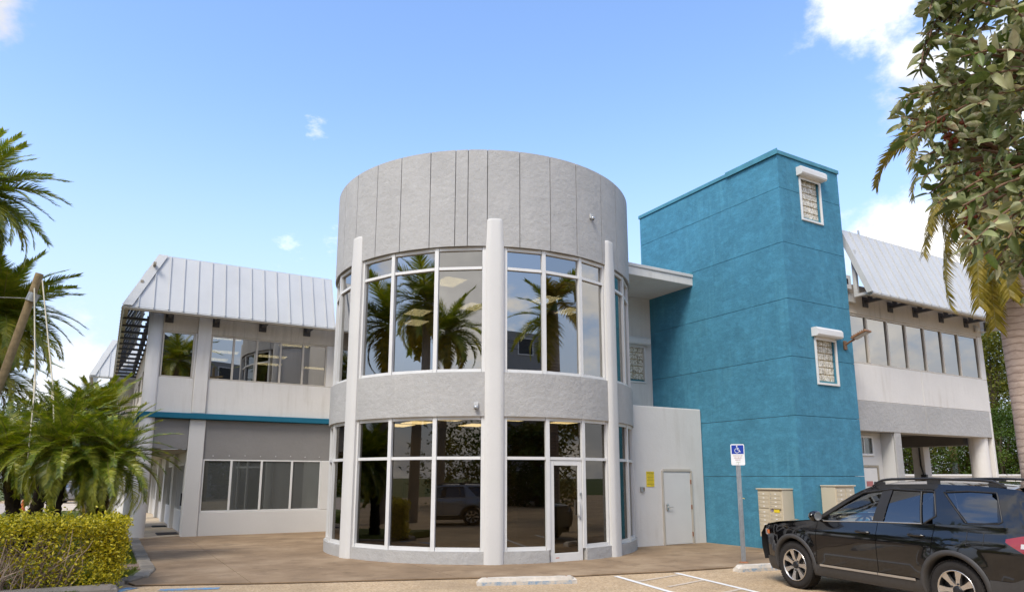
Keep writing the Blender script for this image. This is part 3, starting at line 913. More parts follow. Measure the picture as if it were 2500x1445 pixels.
# walls, upper storey
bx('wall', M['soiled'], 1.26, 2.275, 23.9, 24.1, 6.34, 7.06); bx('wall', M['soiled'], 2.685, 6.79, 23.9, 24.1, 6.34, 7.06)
bx('wall', M['white'], 1.26, 2.275, 23.9, 24.1, 3.78, 4.88); bx('wall', M['white'], 2.685, 6.79, 23.9, 24.1, 3.78, 4.88)
bx('wall', M['white'], 6.46, 6.79, 23.9, 24.1, 4.883, 6.337)
bx('wall', M['white'], 2.215, 2.275, 23.9, 24.1, 4.883, 6.337)
bx('pier', M['white'], 2.277, 2.683, 23.84, 24.12, 3.78, 7.05, .02)
b = MB(); b.lathe([(.215, -.05), (.215, 3.60), (.21, 3.61), (.21, 7.06), (0, 7.06)], 32, c=(1.07, 23.99, 0)); part('corner_column', b, M['white'], 'round white column at the corner of the left wing')
def ribbon(n, amin, mull, amax, z0, z1, fm, gm, depth=.10, w=.045):
    f = MB()
    xs_ = [amin] + mull + [amax]
    f.box(amin, amax, n + .02, n + depth, z0, z0 + w, .004); f.box(amin, amax, n + .02, n + depth, z1 - w, z1, .004)
    for i, x in enumerate(xs_):
        x0, x1 = (x, x + w) if i == 0 else ((x - w, x) if i == len(xs_) - 1 else (x - w * .7, x + w * .7))
        f.box(x0, x1, n + .012, n + depth, z0 + w + .001, z1 - w - .001, .004)
    win = part('window', f, M[fm])
    for x0, x1 in zip(xs_, xs_[1:]):
        g = MB(); g.box(x0 + .02, x1 - .02, n + .055, n + .063, z0 + .02, z1 - .02); g.build('pane', M[gm], win)
    return win
ribbon(23.9, 1.285, [], 2.21, 4.886, 6.335, 'frame_tan', 'glass')
ribbon(23.9, 2.69, [3.39, 4.12, 4.89, 5.64], 6.455, 4.886, 6.335, 'frame_tan', 'glass')
# teal ledge, grey panels, ground storey
b = MB(); b.box(.80, 6.79, 23.74, 23.99, 3.605, 3.775, .012); b.box(.80, 1.05, 24.002, 40.6, 3.605, 3.775, .012); part('teal_ledge', b, M['teal_band'])
bx('grey_panel', M['grey_dark'], 2.73, 6.79, 23.93, 24.1, 2.37, 3.60)
bx('grey_panel', M['grey_dark'], .86, 2.255, 23.93, 24.15, 2.67, 3.60)
bx('grey_panel', M['grey_dark'], .86, 1.06, 24.152, 40.6, 2.67, 3.60)
bx('pier', M['white_paint'], 2.26, 2.725, 23.87, 24.36, -.05, 3.60, .02)
bx('wall', M['white_paint'], 2.73, 6.79, 23.9, 24.1, -.05, .735)
ribbon(23.9, 2.735, [3.58, 4.51, 5.48], 6.455, .74, 2.365, 'frame', 'glass_grey')
bx('wall', M['white_paint'], 6.46, 6.79, 23.9, 24.1, .74, 2.365)
b = MB()
for k in range(8):
    z = 2.46 + .008 * (k % 3); a = 3.0 + k * .48; b.box(a, a + .03, 23.915, 23.93, z, z + .03)
part('screw_plug', b, M['trim_metal'])
# rooms behind the glass
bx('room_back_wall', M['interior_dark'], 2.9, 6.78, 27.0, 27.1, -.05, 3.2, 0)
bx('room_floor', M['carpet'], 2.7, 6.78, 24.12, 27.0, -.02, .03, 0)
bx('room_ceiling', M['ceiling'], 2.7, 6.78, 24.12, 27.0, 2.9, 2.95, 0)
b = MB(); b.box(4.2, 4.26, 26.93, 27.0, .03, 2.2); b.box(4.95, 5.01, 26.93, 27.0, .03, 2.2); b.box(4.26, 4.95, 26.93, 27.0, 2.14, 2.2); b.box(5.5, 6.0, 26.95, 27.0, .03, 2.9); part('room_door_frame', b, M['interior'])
# side wall over the walkway and shop wall along it
for k in range(4):
    n0 = 24.30 + k * 4.1
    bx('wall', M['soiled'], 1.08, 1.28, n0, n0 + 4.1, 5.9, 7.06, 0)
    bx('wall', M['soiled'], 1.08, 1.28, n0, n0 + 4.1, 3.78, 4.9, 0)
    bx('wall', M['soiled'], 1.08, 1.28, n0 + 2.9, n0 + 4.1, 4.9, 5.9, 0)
    f = MB(); f.box(1.10, 1.26, n0, n0 + .05, 4.9, 5.9); f.box(1.10, 1.26, n0 + 2.85, n0 + 2.9, 4.9, 5.9); f.box(1.10, 1.26, n0 + 1.4, n0 + 1.46, 4.9, 5.9)
    w = part('window', f, M['frame_tan']); g = MB(); g.box(1.15, 1.16, n0 + .03, n0 + 2.87, 4.9, 5.9); g.build('pane', M['glass'], w)
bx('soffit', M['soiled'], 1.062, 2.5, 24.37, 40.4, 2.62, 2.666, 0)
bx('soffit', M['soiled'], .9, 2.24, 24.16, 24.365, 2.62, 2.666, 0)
for k in range(4):
    n0 = 24.4 + k * 3.9
    bx('shop_pier', M['white_paint'], 2.22, 2.5, n0 + 3.3, n0 + 3.9, .05, 2.62)
    bx('shop_sill', M['white_paint'], 2.34, 2.5, n0 + 1.05, n0 + 3.3, .05, .72)
    bx('shop_header', M['white_paint'], 2.34, 2.5, n0, n0 + 3.3, 2.25, 2.62)
    f = MB()
    for x in (1.05, 1.75, 2.5, 3.25): f.box(2.35, 2.46, n0 + x, n0 + x + .05, .72, 2.25)
    f.box(2.35, 2.46, n0 + 1.1, n0 + 3.25, 2.20, 2.25); f.box(2.35, 2.46, n0 + 1.1, n0 + 3.25, .72, .76)
    w = part('shop_window', f, M['frame']); g = MB(); g.box(2.41, 2.42, n0 + 1.08, n0 + 3.28, .74, 2.23); g.build('pane', M['glass_low'], w)
    f = MB(); f.box(2.36, 2.45, n0 + .02, n0 + .10, .05, 2.22); f.box(2.36, 2.45, n0 + .92, n0 + 1.0, .05, 2.22); f.box(2.36, 2.45, n0 + .10, n0 + .92, 2.12, 2.22); f.box(2.36, 2.45, n0 + .10, n0 + .92, .05, .25)
    w = part('shop_door', f, M['frame']); g = MB(); g.box(2.40, 2.41, n0 + .08, n0 + .94, .2, 2.15); g.build('pane', M['glass_low'], w)
    f = MB(); f.box(2.30, 2.36, n0 + .85, n0 + .9, .9, 1.3); f.build('handle', M['black'], w)
bx('shop_back', M['interior_dark'], 2.62, 2.72, 24.4, 40.4, 0, 2.62, 0)
for k in range(3):
    b = MB(); b.lathe([(.25, 0), (.25, 3.6)], 24, c=(1.06, 29.4 + 5.2 * k, 0)); part('walkway_column', b, M['white'])
bx('end_wall', M['white_paint'], -.2, 2.6, 40.4, 40.6, -.05, 2.67)
bx('end_window', M['black'], .9, 2.0, 40.36, 40.4, .9, 2.2)
text(B, 'OPEN', .22, M['white_ink'], (1.5 - CA, 40.35 - CN, 1.15), (R(90), 0, 0), 'lettering')
# far end of the wing, standing further out, with its own roof corner
bx('wall', M['soiled'], -.05, 2.6, 41.1, 47.0, 2.67, 7.0)
bx('grey_panel', M['grey_dark'], -.10, 2.6, 41.0, 41.1, 2.67, 3.6)
b = MB(); b.lathe([(.32, 0), (.32, 2.7)], 24, c=(-.02, 41.3, 0)); part('walkway_column', b, M['white'])
r3, pt3 = seam_screen('f', -.95, 1.1, 40.45, 41.25, ZE, 8.85, .85, 0, .406, label='small roof corner at the far end of the left wing')
cap_strip(r3, pt3(-.97, 0, .045), pt3(-.12, 1.0, .045), (.27, 0, 0), (0, -.012, .006), M['trim_metal'])
r4, pt4 = seam_screen('fs', 40.45, 47, -.95, -.10, ZE, 8.85, .8, 0, .5, axis='n')
b = MB(); b.box(-.93, -.80, 40.5, 47, ZE - .08, ZE - .012); b.box(-.80, 1.05, 40.5, 40.62, ZE - .08, ZE - .035); part('eave_beam', b, M['tan_steel'])

# ================================================================== RIGHT WING
NW = 11.55
RA1 = 24.75
bx('wall', M['soiled'], 17.1, RA1, NW, NW + .2, 6.34, 7.20); bx('wall', M['white'], 17.1, 20.95, NW, NW + .2, 3.885, 4.915)
bx('wall', M['white'], 20.965, RA1, NW, NW + .2, 3.885, 4.915); bx('wall', M['white'], 24.47, RA1, NW, NW + .2, 4.918, 6.337)
bx('wall', M['white'], 17.1, 17.52, NW, NW + .2, 4.918, 6.337)
ribbon(NW, 17.525, [18.48, 19.47, 20.40, 21.37, 22.34, 23.29], 24.465, 4.92, 6.335, 'frame_tan', 'glass', w=.05)
bx('grey_beam', M['grey'], 17.1, 20.95, NW - .01, NW + .45, 3.05, 3.88); bx('grey_beam', M['grey'], 20.965, 24.62, NW - .01, NW + .45, 3.05, 3.88)
bx('wall', M['white'], 24.622, RA1, NW, NW + .45, -.05, 3.88)
b = MB(); b.lathe([(.27, -.05), (.27, 3.05)], 32, c=(24.36, NW + .31, 0)); part('carport_column', b, M['white'], 'round white column under the right wing corner')
bx('pier', M['grey'], 19.29, 19.60, NW, NW + .06, -.05, 3.05); bx('pier', M['white_paint'], 19.29, 19.60, NW + .062, NW + 5.5, -.05, 3.048)
bx('recess_wall', M['white_paint'], 17.1, 19.285, 11.97, 12.15, -.05, 3.05)
b = MB()
b.box(18.05, 18.86, 11.93, 11.97, 2.40, 2.46, .004); b.box(18.05, 18.86, 11.93, 11.97, 2.90, 2.96, .004); b.box(18.80, 18.86, 11.93, 11.97, 2.462, 2.898); b.box(18.42, 18.45, 11.94, 11.97, 2.462, 2.898)
w = part('high_window', b, M['frame']); b = MB(); b.box(18.0, 18.80, 11.955, 11.965, 2.46, 2.9); b.build('pane', M['glass_grey'], w)
b = MB(); b.box(18.93, 18.99, 11.92, 11.97, 0, 2.14); b.box(18.0, 18.93, 11.92, 11.97, 2.08, 2.14)
w = part('store_door', b, M['tan_steel'], 'white store room door beside the blue tower'); b = MB(); b.box(18.02, 18.92, 11.935, 11.968, 0, 2.07, .004); b.build('door_leaf', M['door_white'], w)
b = MB(); b.box(18.38, 18.66, 11.925, 11.934, 1.56, 1.70); b.build('notice', plain('red_notice', (.42, .14, .13)), w)
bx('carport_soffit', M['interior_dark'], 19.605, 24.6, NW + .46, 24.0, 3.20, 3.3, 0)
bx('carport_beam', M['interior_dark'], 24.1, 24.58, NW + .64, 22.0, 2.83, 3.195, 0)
bx('carport_post', M['white_paint'], 24.12, 24.5, 13.5, 13.9, -.05, 2.829)
b = MB(); b.tube([(24.09, 13.62, 2.8), (24.09, 13.62, 2.2), (24.08, 13.55, 1.9), (24.05, 13.45, .3)], .03, 6); b.box(24.0, 24.1, 13.42, 13.6, 1.3, 1.9); part('conduit', b, M['black'])
bx('room_floor', M['carpet'], 17.1, RA1 - .05, NW + .2, 17.5, 3.9, 4.0, 0); bx('room_ceiling', M['ceiling'], 17.1, RA1 - .05, NW + .2, 17.5, 6.45, 6.5, 0)
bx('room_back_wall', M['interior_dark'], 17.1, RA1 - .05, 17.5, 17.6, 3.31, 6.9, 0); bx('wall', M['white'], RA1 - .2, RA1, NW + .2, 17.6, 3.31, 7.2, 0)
bx('wing_roof', M['roof_metal'], 17.3, RA1 - .2, NW + .21, 17.6, 6.95, 7.05, 0)
r5, pt5 = seam_screen('r', 17.62, 25.7, 10.78, 11.55, ZE - .08, 8.76, 0, .85, .406, label='sloping metal roof screen over the right wing')
r6, pt6 = seam_screen('rs', 10.78, 19.0, 25.7, 24.85, ZE - .08, 8.76, .77, 0, .5, axis='n')
cap_strip(r5, pt5(17.56, -.01, .05), pt5(17.56, 1.01, .05), (.07, 0, 0), (0, .16, -.01), M['trim_metal'], name='end_trim')
cap_strip(r5, pt5(17.62, 1.0, 0), pt5(24.85, 1.0, 0), (0, .12, .01), (0, 0, .02), M['trim_metal'], name='top_cap')
outriggers([18.48, 19.68, 20.97, 22.39, 23.84, 25.1], 10.8, NW, ZE - .02)
b = MB(); b.box(17.62, 25.7, 10.78, 10.92, ZE - .17, ZE - .10, .004); part('eave_beam', b, M['tan_steel'])
b = MB(); b.box(17.70, 17.80, 11.25, 11.36, ZE - .1, 8.1, .004); b.box(17.70, 17.80, 10.9, 11.25, ZE - .10, ZE - .02, .004); b.box(17.58, 17.9, 11.44, 11.55, ZE - .22, ZE + .02, .01); part('screen_post', b, M['trim_metal'])
b = MB(); b.tube([(18.5, 11.55, 8.74), (18.5, 11.55, 8.90)], .03, 6); part('vent_pipe', b, M['steel'])
bx('scupper', M['white_paint'], 17.29, 17.62, 11.35, 11.55, 6.95, 7.35, .01); bx('wall', M['white'], 17.1, 17.66, NW - .002, NW + .2, 7.2, 7.45)
bx('scupper_hole', M['black'], 17.40, 17.48, 11.345, 11.352, 7.08, 7.24, 0)

# ---- lit ceiling panels: separate things hung from the ceilings
cl0 = None
def ceiling_light(a, n, z, label, grp, sa=.6, sn=.85):
    t = empty('ceiling_light', loc2w(a, n, z), TH, label, 'ceiling light', grp)
    b = MB(); b.box(-sa / 2 - .03, sa / 2 + .03, -sn / 2 - .03, sn / 2 + .03, .012, .03); b.build('frame', M['frame'], t)
    b = MB(); b.box(-sa / 2, sa / 2, -sn / 2, sn / 2, 0, .011); b.build('diffuser', M['lamp_panel'], t)
W7 = 'upper rotunda ceiling lights'
for a, n, l in ((7.55, 16.2, 'topmost lit panel left of the middle pilaster behind the upper rotunda glass'), (9.33, 18.31, 'lit panel just left of the middle pilaster behind the upper rotunda glass'),
                (8.16, 19.86, 'upper of two stacked lit panels behind the middle left rotunda pane'), (8.67, 21.26, 'lower of two stacked lit panels behind the middle left rotunda pane'),
                (10.78, 16.5, 'lit panel behind the pane right of the middle pilaster, upper rotunda'), (12.2, 17.31, 'rightmost lit panel behind the upper rotunda glass')):
    ceiling_light(a, n, 6.90, l, W7)
W7 = 'lobby ceiling lights'
for a, n, l in ((7.15, 15.05, 'second lit lobby panel left of the middle pilaster'), (8.5, 16.49, 'lit lobby panel touching the left side of the middle pilaster'), (6.84, 16.44, 'lit lobby panel in the middle left pane'),
                (6.77, 17.6, 'leftmost lit lobby panel, low behind the left pane'), (8.5, 14.3, 'lit lobby panel just right of the middle pilaster'), (10.04, 14.41, 'lit lobby panel above the glass entrance door')):
    ceiling_light(a, n, 3.16, l, W7)
W7 = 'left wing ceiling lights'
for a, n, l in ((3.27, 25.16, 'largest lit panel in the first pane of the left wing ribbon window'), (3.62, 28.05, 'middle lit panel in the first pane of the left wing ribbon window'), (3.5, 30.0, 'smallest lit panel low in the first pane of the left wing ribbon window'),
                (5.65, 25.28, 'large lit panel at the top of the fourth ribbon window pane'), (5.45, 28.17, 'lit panel in the third pane of the left wing ribbon window'), (5.7, 30.19, 'small lit panel low between third and fourth ribbon window panes'), (7.75, 30.3, 'lit panel in the last pane of the left wing ribbon window')):
    ceiling_light(a, n, 6.50, l, W7, 1.05, .55)
# ================================================================== THINGS ON AND BY THE BUILDING
# mailbox units
def mailbox(a, n, z0, w, h, d, rz, label, parcel_left=True):
    """front face looks along -Y of its own frame; x runs along the front"""
    t = empty('mailbox_unit', loc2w(a, n, z0), TH + rz, label, 'mailbox', 'mailbox units on the blue tower')
    b = MB()
    r = .10
    prof = [(-d, 0), (-d, h), (0, h), (0, 0)]
    b.box(0, w, -d + .02, 0, 0, h, .012)
    b.build('cabinet', M['beige'], t)
    b = MB(); b.box(-.02, w + .015, -d - .02, .0, h + .002, h + .035, .008); b.build('lid', M['beige'], t)
    b = MB(); b.box(w * .1, w * .9, -d + .1, -.02, -z0 + .02, -.002); b.build('pedestal', M['beige'], t)
    cw = (w - .12) / 2
    hs_ = .093
    # left column: eight small doors over a parcel locker; right column: slot, then small doors
    for c in (0, 1):
        x0 = .03 + c * (cw + .045); z = h - .05
        rows = [hs_] * 4 + ['gap'] + [hs_] * 4 + [h - .05 - .10 - 8 * (hs_ + .006) - .05] if c == 0 else [hs_] * 4 + ['slot'] + [hs_] * 4 + [h - .05 - .17 - 8 * (hs_ + .006) - .05]
        for k in rows:
            if k == 'gap': z -= .04; continue
            if k == 'slot':
                s = MB(); s.box(x0 - .005, x0 + cw + .005, -d - .02, -d + .02, z - .008, z, .002); s.build('slot_hood', M['beige'], t)
                s = MB(); s.box(x0 + cw * .35, x0 + cw * .85, -d - .004, -d + .012, z - .092, z - .016); s.build('notice', M['yellow'], t)
                s = MB(); s.box(x0 + .02, x0 + .06, -d + .003, -d + .012, z - .07, z - .03); s.build('notice', plain('mauve_label', (.35, .28, .42)), t)
                z -= .105; continue
            s = MB(); s.box(x0, x0 + cw, -d + .004, -d + .024, z - k, z, .004); dr = s.build('compartment_door', M['beige'], t)
            s = MB(); s.box(x0 + .015, x0 + .035, -d - .001, -d + .004, z - k * .65, z - k * .65 + .022); s.build('lock', M['steel'], dr)
            s = MB(); s.box(x0 + cw * .45, x0 + cw * .62, -d + .001, -d + .004, z - k * .6, z - k * .6 + .018); s.build('number_plate', M['white_ink'], dr)
            z -= k + .006
    return t
# on the left face of the tower: local x runs along -n, so turn by -90 degrees
mailbox(14.735, 12.26, .36, .74, 1.14, .43, R(-90), 'beige mailbox unit with a yellow notice on the left face of the blue tower')
mailbox(15.45, 11.265, .44, .76, 1.14, .42, 0, 'pale mailbox unit on the right face of the blue tower behind the black SUV')

# accessible parking sign
t = empty('parking_sign', (4.93, 15.30, 0.02), R(-8), 'blue and white accessible parking sign on a galvanised post', 'sign')
b = MB(); b.box(-.03, .03, -.012, .012, -.05, 2.35, .004); b.box(-.046, -.0305, -.018, .026, -.05, 2.35); b.box(.0305, .046, -.018, .026, -.05, 2.35)
b.build('post', M['steel'], t)
def rrect(b, w, h, r, y0, y1, cx=0, cz=0, n=6):
    pts = []
    for sx, sz, a0 in ((1, -1, -90), (1, 1, 0), (-1, 1, 90), (-1, -1, 180)):
        for i in range(n + 1):
            a = R(a0 + 90 * i / n); pts.append((cx + sx * (w / 2 - r) + r * math.cos(a), cz + sz * (h / 2 - r) + r * math.sin(a)))
    m = len(pts)
    b.add([(x, y0, z) for x, z in pts] + [(x, y1, z) for x, z in pts], [tuple(range(m)), tuple(range(m, 2 * m))[::-1]] + [(i, (i + 1) % m, m + (i + 1) % m, m + i) for i in range(m)])
t2 = MB(); rrect(t2, .29, .455, .03, -.022, -.019, 0, 2.27); pl = t2.build('sign_plate', M['white_ink'], t)
t2 = MB(); t2.box(-.127, .127, -.0245, -.0222, 2.285, 2.475); t2.build('blue_panel', M['blue'], pl)
# wheelchair symbol: head, body line, leg and an open wheel
t2 = MB()
def flat(pts, hw):
    for p, q in zip(pts, pts[1:]):
        p, q = Vector((p[0], 0, p[1])), Vector((q[0], 0, q[1])); u = (q - p).normalized(); s = Vector((-u.z, 0, u.x)) * hw
        e = u * hw * .6
        t2.add([(v.x, y, v.z) for y in (-.0265, -.0247) for v in (p - s - e, p + s - e, q + s + e, q - s + e)], [(0, 1, 2, 3), (7, 6, 5, 4), (0, 4, 5, 1), (1, 5, 6, 2), (2, 6, 7, 3), (3, 7, 4, 0)])
cz = 2.385
hd = [(-.012 + .013 * math.cos(R(a)), cz + .068 + .013 * math.sin(R(a))) for a in range(0, 361, 30)]
t2.add([(x, -.0265, z) for x, z in hd[:-1]], [tuple(range(len(hd) - 1))])
flat([(-.010, cz + .048), (-.004, cz - .008), (.032, cz - .010), (.048, cz - .055), (.062, cz - .050)], .007)
flat([(-.008, cz + .022), (.028, cz + .020)], .006)
flat([(-.002 - .012 + .046 * math.cos(R(a)), cz - .030 + .046 * math.sin(R(a))) for a in range(115, 345, 12)], .0065)
t2.build('wheelchair_symbol', M['white_ink'], pl)
for s_, z in (('PARKING BY', 2.245), ('DISABLED', 2.200), ('PERMIT', 2.155)):
    text(pl, s_, .036, M['red_ink'], (0, -.0228, z), (R(90), 0, 0))
text(pl, 'ONLY', .036, M['green_ink'], (0, -.0228, 2.105), (R(90), 0, 0))
b = MB(); b.lathe([(0, -.03), (.008, -.03), (.008, -.024)], 8, 'y', (0, 0, 2.075)); b.lathe([(0, -.03), (.008, -.03), (.008, -.024)], 8, 'y', (0, 0, 2.47)); b.build('bolt', M['rust'], pl)
b = MB(); b.tube([(.045, -.01, 1.34), (.07, -.03, 1.345), (.085, -.03, 1.325)], .006, 5); b.build('tape_tag', M['yellow'], t)
b = MB(); b.lathe([(.10, .005), (.09, .02), (.05, .028), (0, .028)], 14); b.build('rust_stain_collar', M['rust'], t)

# yellow warning notice and keypad box on the white block
t = empty('warning_sign', loc2w(12.735, 14.445, 1.76), TH, 'yellow WARNING notice fixed to the white service block', 'sign')
b = MB(); b.box(-.135, .135, -.008, 0, -.20, .20); b.build('plate', M['yellow'], t)
text(t, 'WARNING', .062, M['ink'], (0, -.0085, .158), (R(90), 0, 0), sx=.82)
text(t, 'NO TRESPASSING', .030, M['ink'], (0, -.0085, .112), (R(90), 0, 0), sx=.9)
b = MB()
for k, (z, w_) in enumerate(((.065, .10), (.045, .11), (.025, .09), (-.01, .10), (-.03, .11), (-.05, .10), (-.095, .09), (-.125, .115), (-.14, .115), (-.17, .05))):
    b.box(-w_ + (.05 if k == 9 else 0), w_ + (.05 if k == 9 else 0), -.009, -.0082, z - .004, z + .004)
b.build('small_print', plain('faded_print', (.22, .17, .03)), t)
t = empty('keypad_box', loc2w(12.45, 14.45, 1.43), TH, 'small grey entry keypad box beside the yellow notice', 'keypad')
b = MB(); b.box(-.075, -.005, -.06, 0, 0, .125, .006); b.build('housing', M['steel'], t)
b = MB(); b.box(-.003, .065, -.035, 0, .01, .12, .005); kp = b.build('key_panel', M['tan_steel'], t)
b = MB(); b.box(.015, .045, -.045, -.036, .06, .10); b.build('reader', M['rust'], kp)

# wall lamp on the tower's right edge
t = empty('wall_lamp', loc2w(16.93, 11.27, 5.30), TH, 'bronze flood lamp on an arm on the blue tower beside the lower window', 'lamp')
b = MB(); b.box(-.06, .06, -.05, 0, -.14, .10, .01); b.build('mounting_box', plain('bronze_metal', (.20, .11, .06), .5, .3, .2, 12), t)
b = MB(); b.tube([(0, -.05, 0), (.02, -.16, .06), (.03, -.28, .10)], .03, 8); b.build('arm', plain('bronze_arm', (.22, .12, .07), .5, .3, .2, 12), t)
hm_ = Matrix.Translation((.04, -.47, .17)) @ Matrix.Rotation(R(-18), 4, 'X')
b = MB(); b.box(-.14, .14, -.24, .22, 0, .05, .012, hm_)
for k in range(7): b.box(-.13, .13, -.20 + k * .06, -.185 + k * .06, .05, .085, 0, hm_)
hd_ = b.build('lamp_head', plain('bronze_lamp', (.30, .15, .07), .45, .3, .2, 12), t)
b = MB(); b.box(-.11, .11, -.21, .16, -.008, 0, 0, hm_); b.build('lens', plain('lamp_lens', (.35, .33, .30), .3), hd_)

# two small security cameras on the rotunda
def secam(phi, z, label):
    x, y = P(phi, 4.065); x2, y2 = P(phi, 5)
    t = empty('security_camera', loc2w(x, y, z), TH + math.atan2(y2 - y, x2 - x) + R(90), label, 'camera', 'security cameras on the rotunda')
    b = MB(); b.box(-.05, .05, -.04, 0, -.02, .09, .008); b.build('bracket', M['trim_metal'], t)
    b = MB(); b.lathe([(0, -.075), (.035, -.06), (.05, -.03), (.05, 0), (.03, .01), (0, .01)], 16, c=(0, -.07, 0)); b.build('dome', M['steel'], t)
    b = MB(); b.lathe([(0, -.076), (.02, -.07), (.028, -.062)], 12, c=(0, -.075, 0)); b.build('lens', M['black'], t)
secam(41.9, 7.98, 'small white security camera high on the grey drum')
secam(.4, 3.30, 'small grey security camera on the grey band left of the middle pilaster')
t = empty('security_camera', loc2w(24.36, NW, 6.62), TH, 'small pale security camera under the right wing eave', 'camera', 'security cameras on the right wing')
b = MB(); b.lathe([(.07, .0), (.075, -.06), (.06, -.13), (0, -.16)], 14, c=(0, -.08, 0)); b.build('dome', M['white_paint'], t)
b = MB(); b.box(-.05, .05, -.09, 0, .002, .06); b.build('bracket', M['trim_metal'], t)

# doormats along the walkway
for (a, n, w_, d_, lab) in ((1.98, 25.0, .60, .95, 'brown doormat nearest the corner pier on the walkway'), (2.0, 28.9, .45, .7, 'black doormat at the second shop door on the walkway'), (1.5, 38.6, .8, .5, 'black doormat at the far end wall of the walkway')):
    t = empty('doormat', loc2w(a, n, .052), TH, lab, 'doormat', 'doormats on the walkway')
    b = MB(); b.box(-w_ / 2, w_ / 2, -d_ / 2, d_ / 2, 0, .018, .006); b.build('pile', plain('mat_%s' % lab[:5], (.05, .035, .03) if 'brown' in lab else (.012, .012, .014), .95), t)
    b = MB(); b.box(-w_ / 2 - .015, w_ / 2 + .015, -d_ / 2 - .015, d_ / 2 + .015, -.002, .006); b.build('edge', M['black'], t)

# wheel stops
def wheel_stop(p, q, label, m1, m2, wdt=.16, chip=False):
    p, q = Vector((*p, 0)), Vector((*q, 0)); L = (q - p).length
    t = empty('wheel_stop', (p + q) / 2, math.atan2((q - p).y, (q - p).x), label, 'wheel stop', 'concrete wheel stops')
    b = MB(); n = 18
    rows = []
    for i in range(n + 1):
        x = -L / 2 + L * i / n
        e = .03 if i in (0, n) else 0
        j = lambda: random.uniform(-.004, .004)
        rows.append([(x, -wdt / 2, -.02), (x, -wdt / 2 + .004 + e * .3, .055 + j()), (x + (e if i == 0 else -e), -wdt / 2 + .025 + e, .118 - e + j()), (x + (e if i == 0 else -e), wdt / 2 - .025 - e, .118 - e + j()), (x, wdt / 2 - .004 - e * .3, .05 + j()), (x, wdt / 2, -.02)])
    b.cur = 0
    b.grid(rows, False)
    for k in range(len(b.f)):                       # lower front face carries the worn blue paint
        if k % 5 == 0 or (chip and k % 5 == 1 and (k // 5) in (5, 6, 8)): b.mi[k] = 1
    b.add(rows[0], [tuple(range(6))]); b.add(rows[-1], [tuple(range(6))[::-1]])
    b.build('block', [m1, m2], t)
    for x in (-L * .4, L * .4):
        s = MB(); s.lathe([(0, .121), (.016, .121), (.018, .112)], 8, c=(x, 0, 0)); s.build('anchor_pin', M['rust'], t)
    return t
WSP = plain('chalky_white_concrete', (.56, .51, .44), .85, 0, .18, 7, .2, 0, .5)
wheel_stop((-.60, 12.32), (1.12, 12.62), 'white wheel stop with worn blue front edge before the rotunda', WSP, M['blue_worn'])
wheel_stop((4.36, 14.05), (6.0, 14.66), 'white and blue wheel stop in front of the black SUV', WSP, M['blue_worn'], .2, True)
wheel_stop((-7.9, 10.92), (-6.32, 11.62), 'bare grey wheel stop at the end of the hedge', plain('grey_concrete_stop', (.25, .22, .19), .9, 0, .15, 7, .2, 0, .5), plain('grey_concrete_stop_edge', (.22, .195, .17), .9, 0, .15, 7, .2, 0, .5), .24)

# traffic cone far behind the palms
t = empty('traffic_cone', (-24.0, 34.8, .04), 0, 'small orange traffic cone on the grass behind the palms', 'cone')
b = MB(); b.lathe([(.15, .04), (.05, .62), (.04, .68), (0, .68)], 16); b.build('cone', M['orange'], t)
b = MB(); b.box(-.2, .2, -.2, .2, 0, .039, .01); b.build('base', M['black'], t)

# timber pole with two guy ropes, behind the low palm
t = empty('timber_pole', (-13.15, 16.5, 0), 0, 'leaning weathered timber pole with guy ropes among the palms', 'pole')
b = MB(); b.tube([(0, 0, -.1), (.43, 0, 2.4), (.93, 0, 4.32), (1.46, 0, 6.75)], [.105, .10, .095, .088], 12); b.build('shaft', M['wood_pole'], t)
for (x0, z0, x1, z1) in ((1.45, 6.35, 2.32, 3.9), (1.62, 6.55, 2.75, 3.75)):
    b = MB(); b.tube([(x0, -.10, z0), (x1, -.9, z1), (x1 + (x1 - x0) * .7, -1.7, z1 - (z0 - z1) * .7)], .016, 5); b.tube([(x1 - .02, -.88, z1 + .05), (x1 + .02, -.92, z1 - .2)], .03, 6)
    b.build('guy_rope', plain('pale_rope', (.55, .50, .38), .8), t)
b = MB(); b.tube([(1.33, .0, 6.05), (1.40, .0, 6.25)], .125, 12, False); b.tube([(-3, .3, 6.35), (1.36, 0, 6.12)], .01, 5); b.build('wire_clamp', M['steel'], t)

# ================================================================== BLACK SUV
PAINT = plain('black_car_paint', (.004, .004, .005), .10, 0, .02, 3, .25, 1.0)
PB = M['black']
CLAD = plain('dark_grey_cladding', (.045, .042, .040), .55, 0, .08, 20)
CGLASS = glass('privacy_car_glass', (.035, .035, .038), .09, (.95, .97, 1), 1.5)
CGLASS_F = glass('clear_car_glass', (.50, .60, .56), .10, (.95, .98, 1), 1.5)
SILV = plain('satin_silver_trim', (.55, .53, .50), .3, .85, .04, 10)
TYRE = plain('tyre_rubber', (.022, .019, .017), .8, 0, .2, 30, .3, 0, .3)
RIMD = plain('dark_wheel_pockets', (.03, .03, .032), .35, .5, .1, 10)
RIMF = plain('machined_alloy', (.62, .58, .54), .25, .9, .04, 20)
REDL = plain('red_tail_lens', (.27, .004, .003), .15, 0, .05, 4, .6, .8)
AMB = plain('amber_marker_lens', (.65, .16, .02), .15, 0, .05, 4, .6, .8)
CLRL = plain('clear_lamp_lens', (.55, .52, .50), .12, 0, .05, 4, .6, .8)
SEAT = plain('car_seat', (.05, .045, .04), .8)
def lerp(a, b, t): return a + (b - a) * t
def interp(tab, x):
    if x <= tab[0][0]: return tab[0][1]
    for (x0, y0), (x1, y1) in zip(tab, tab[1:]):
        if x <= x1:
            t = (x - x0) / (x1 - x0); return y0 + (y1 - y0) * t
    return tab[-1][1]
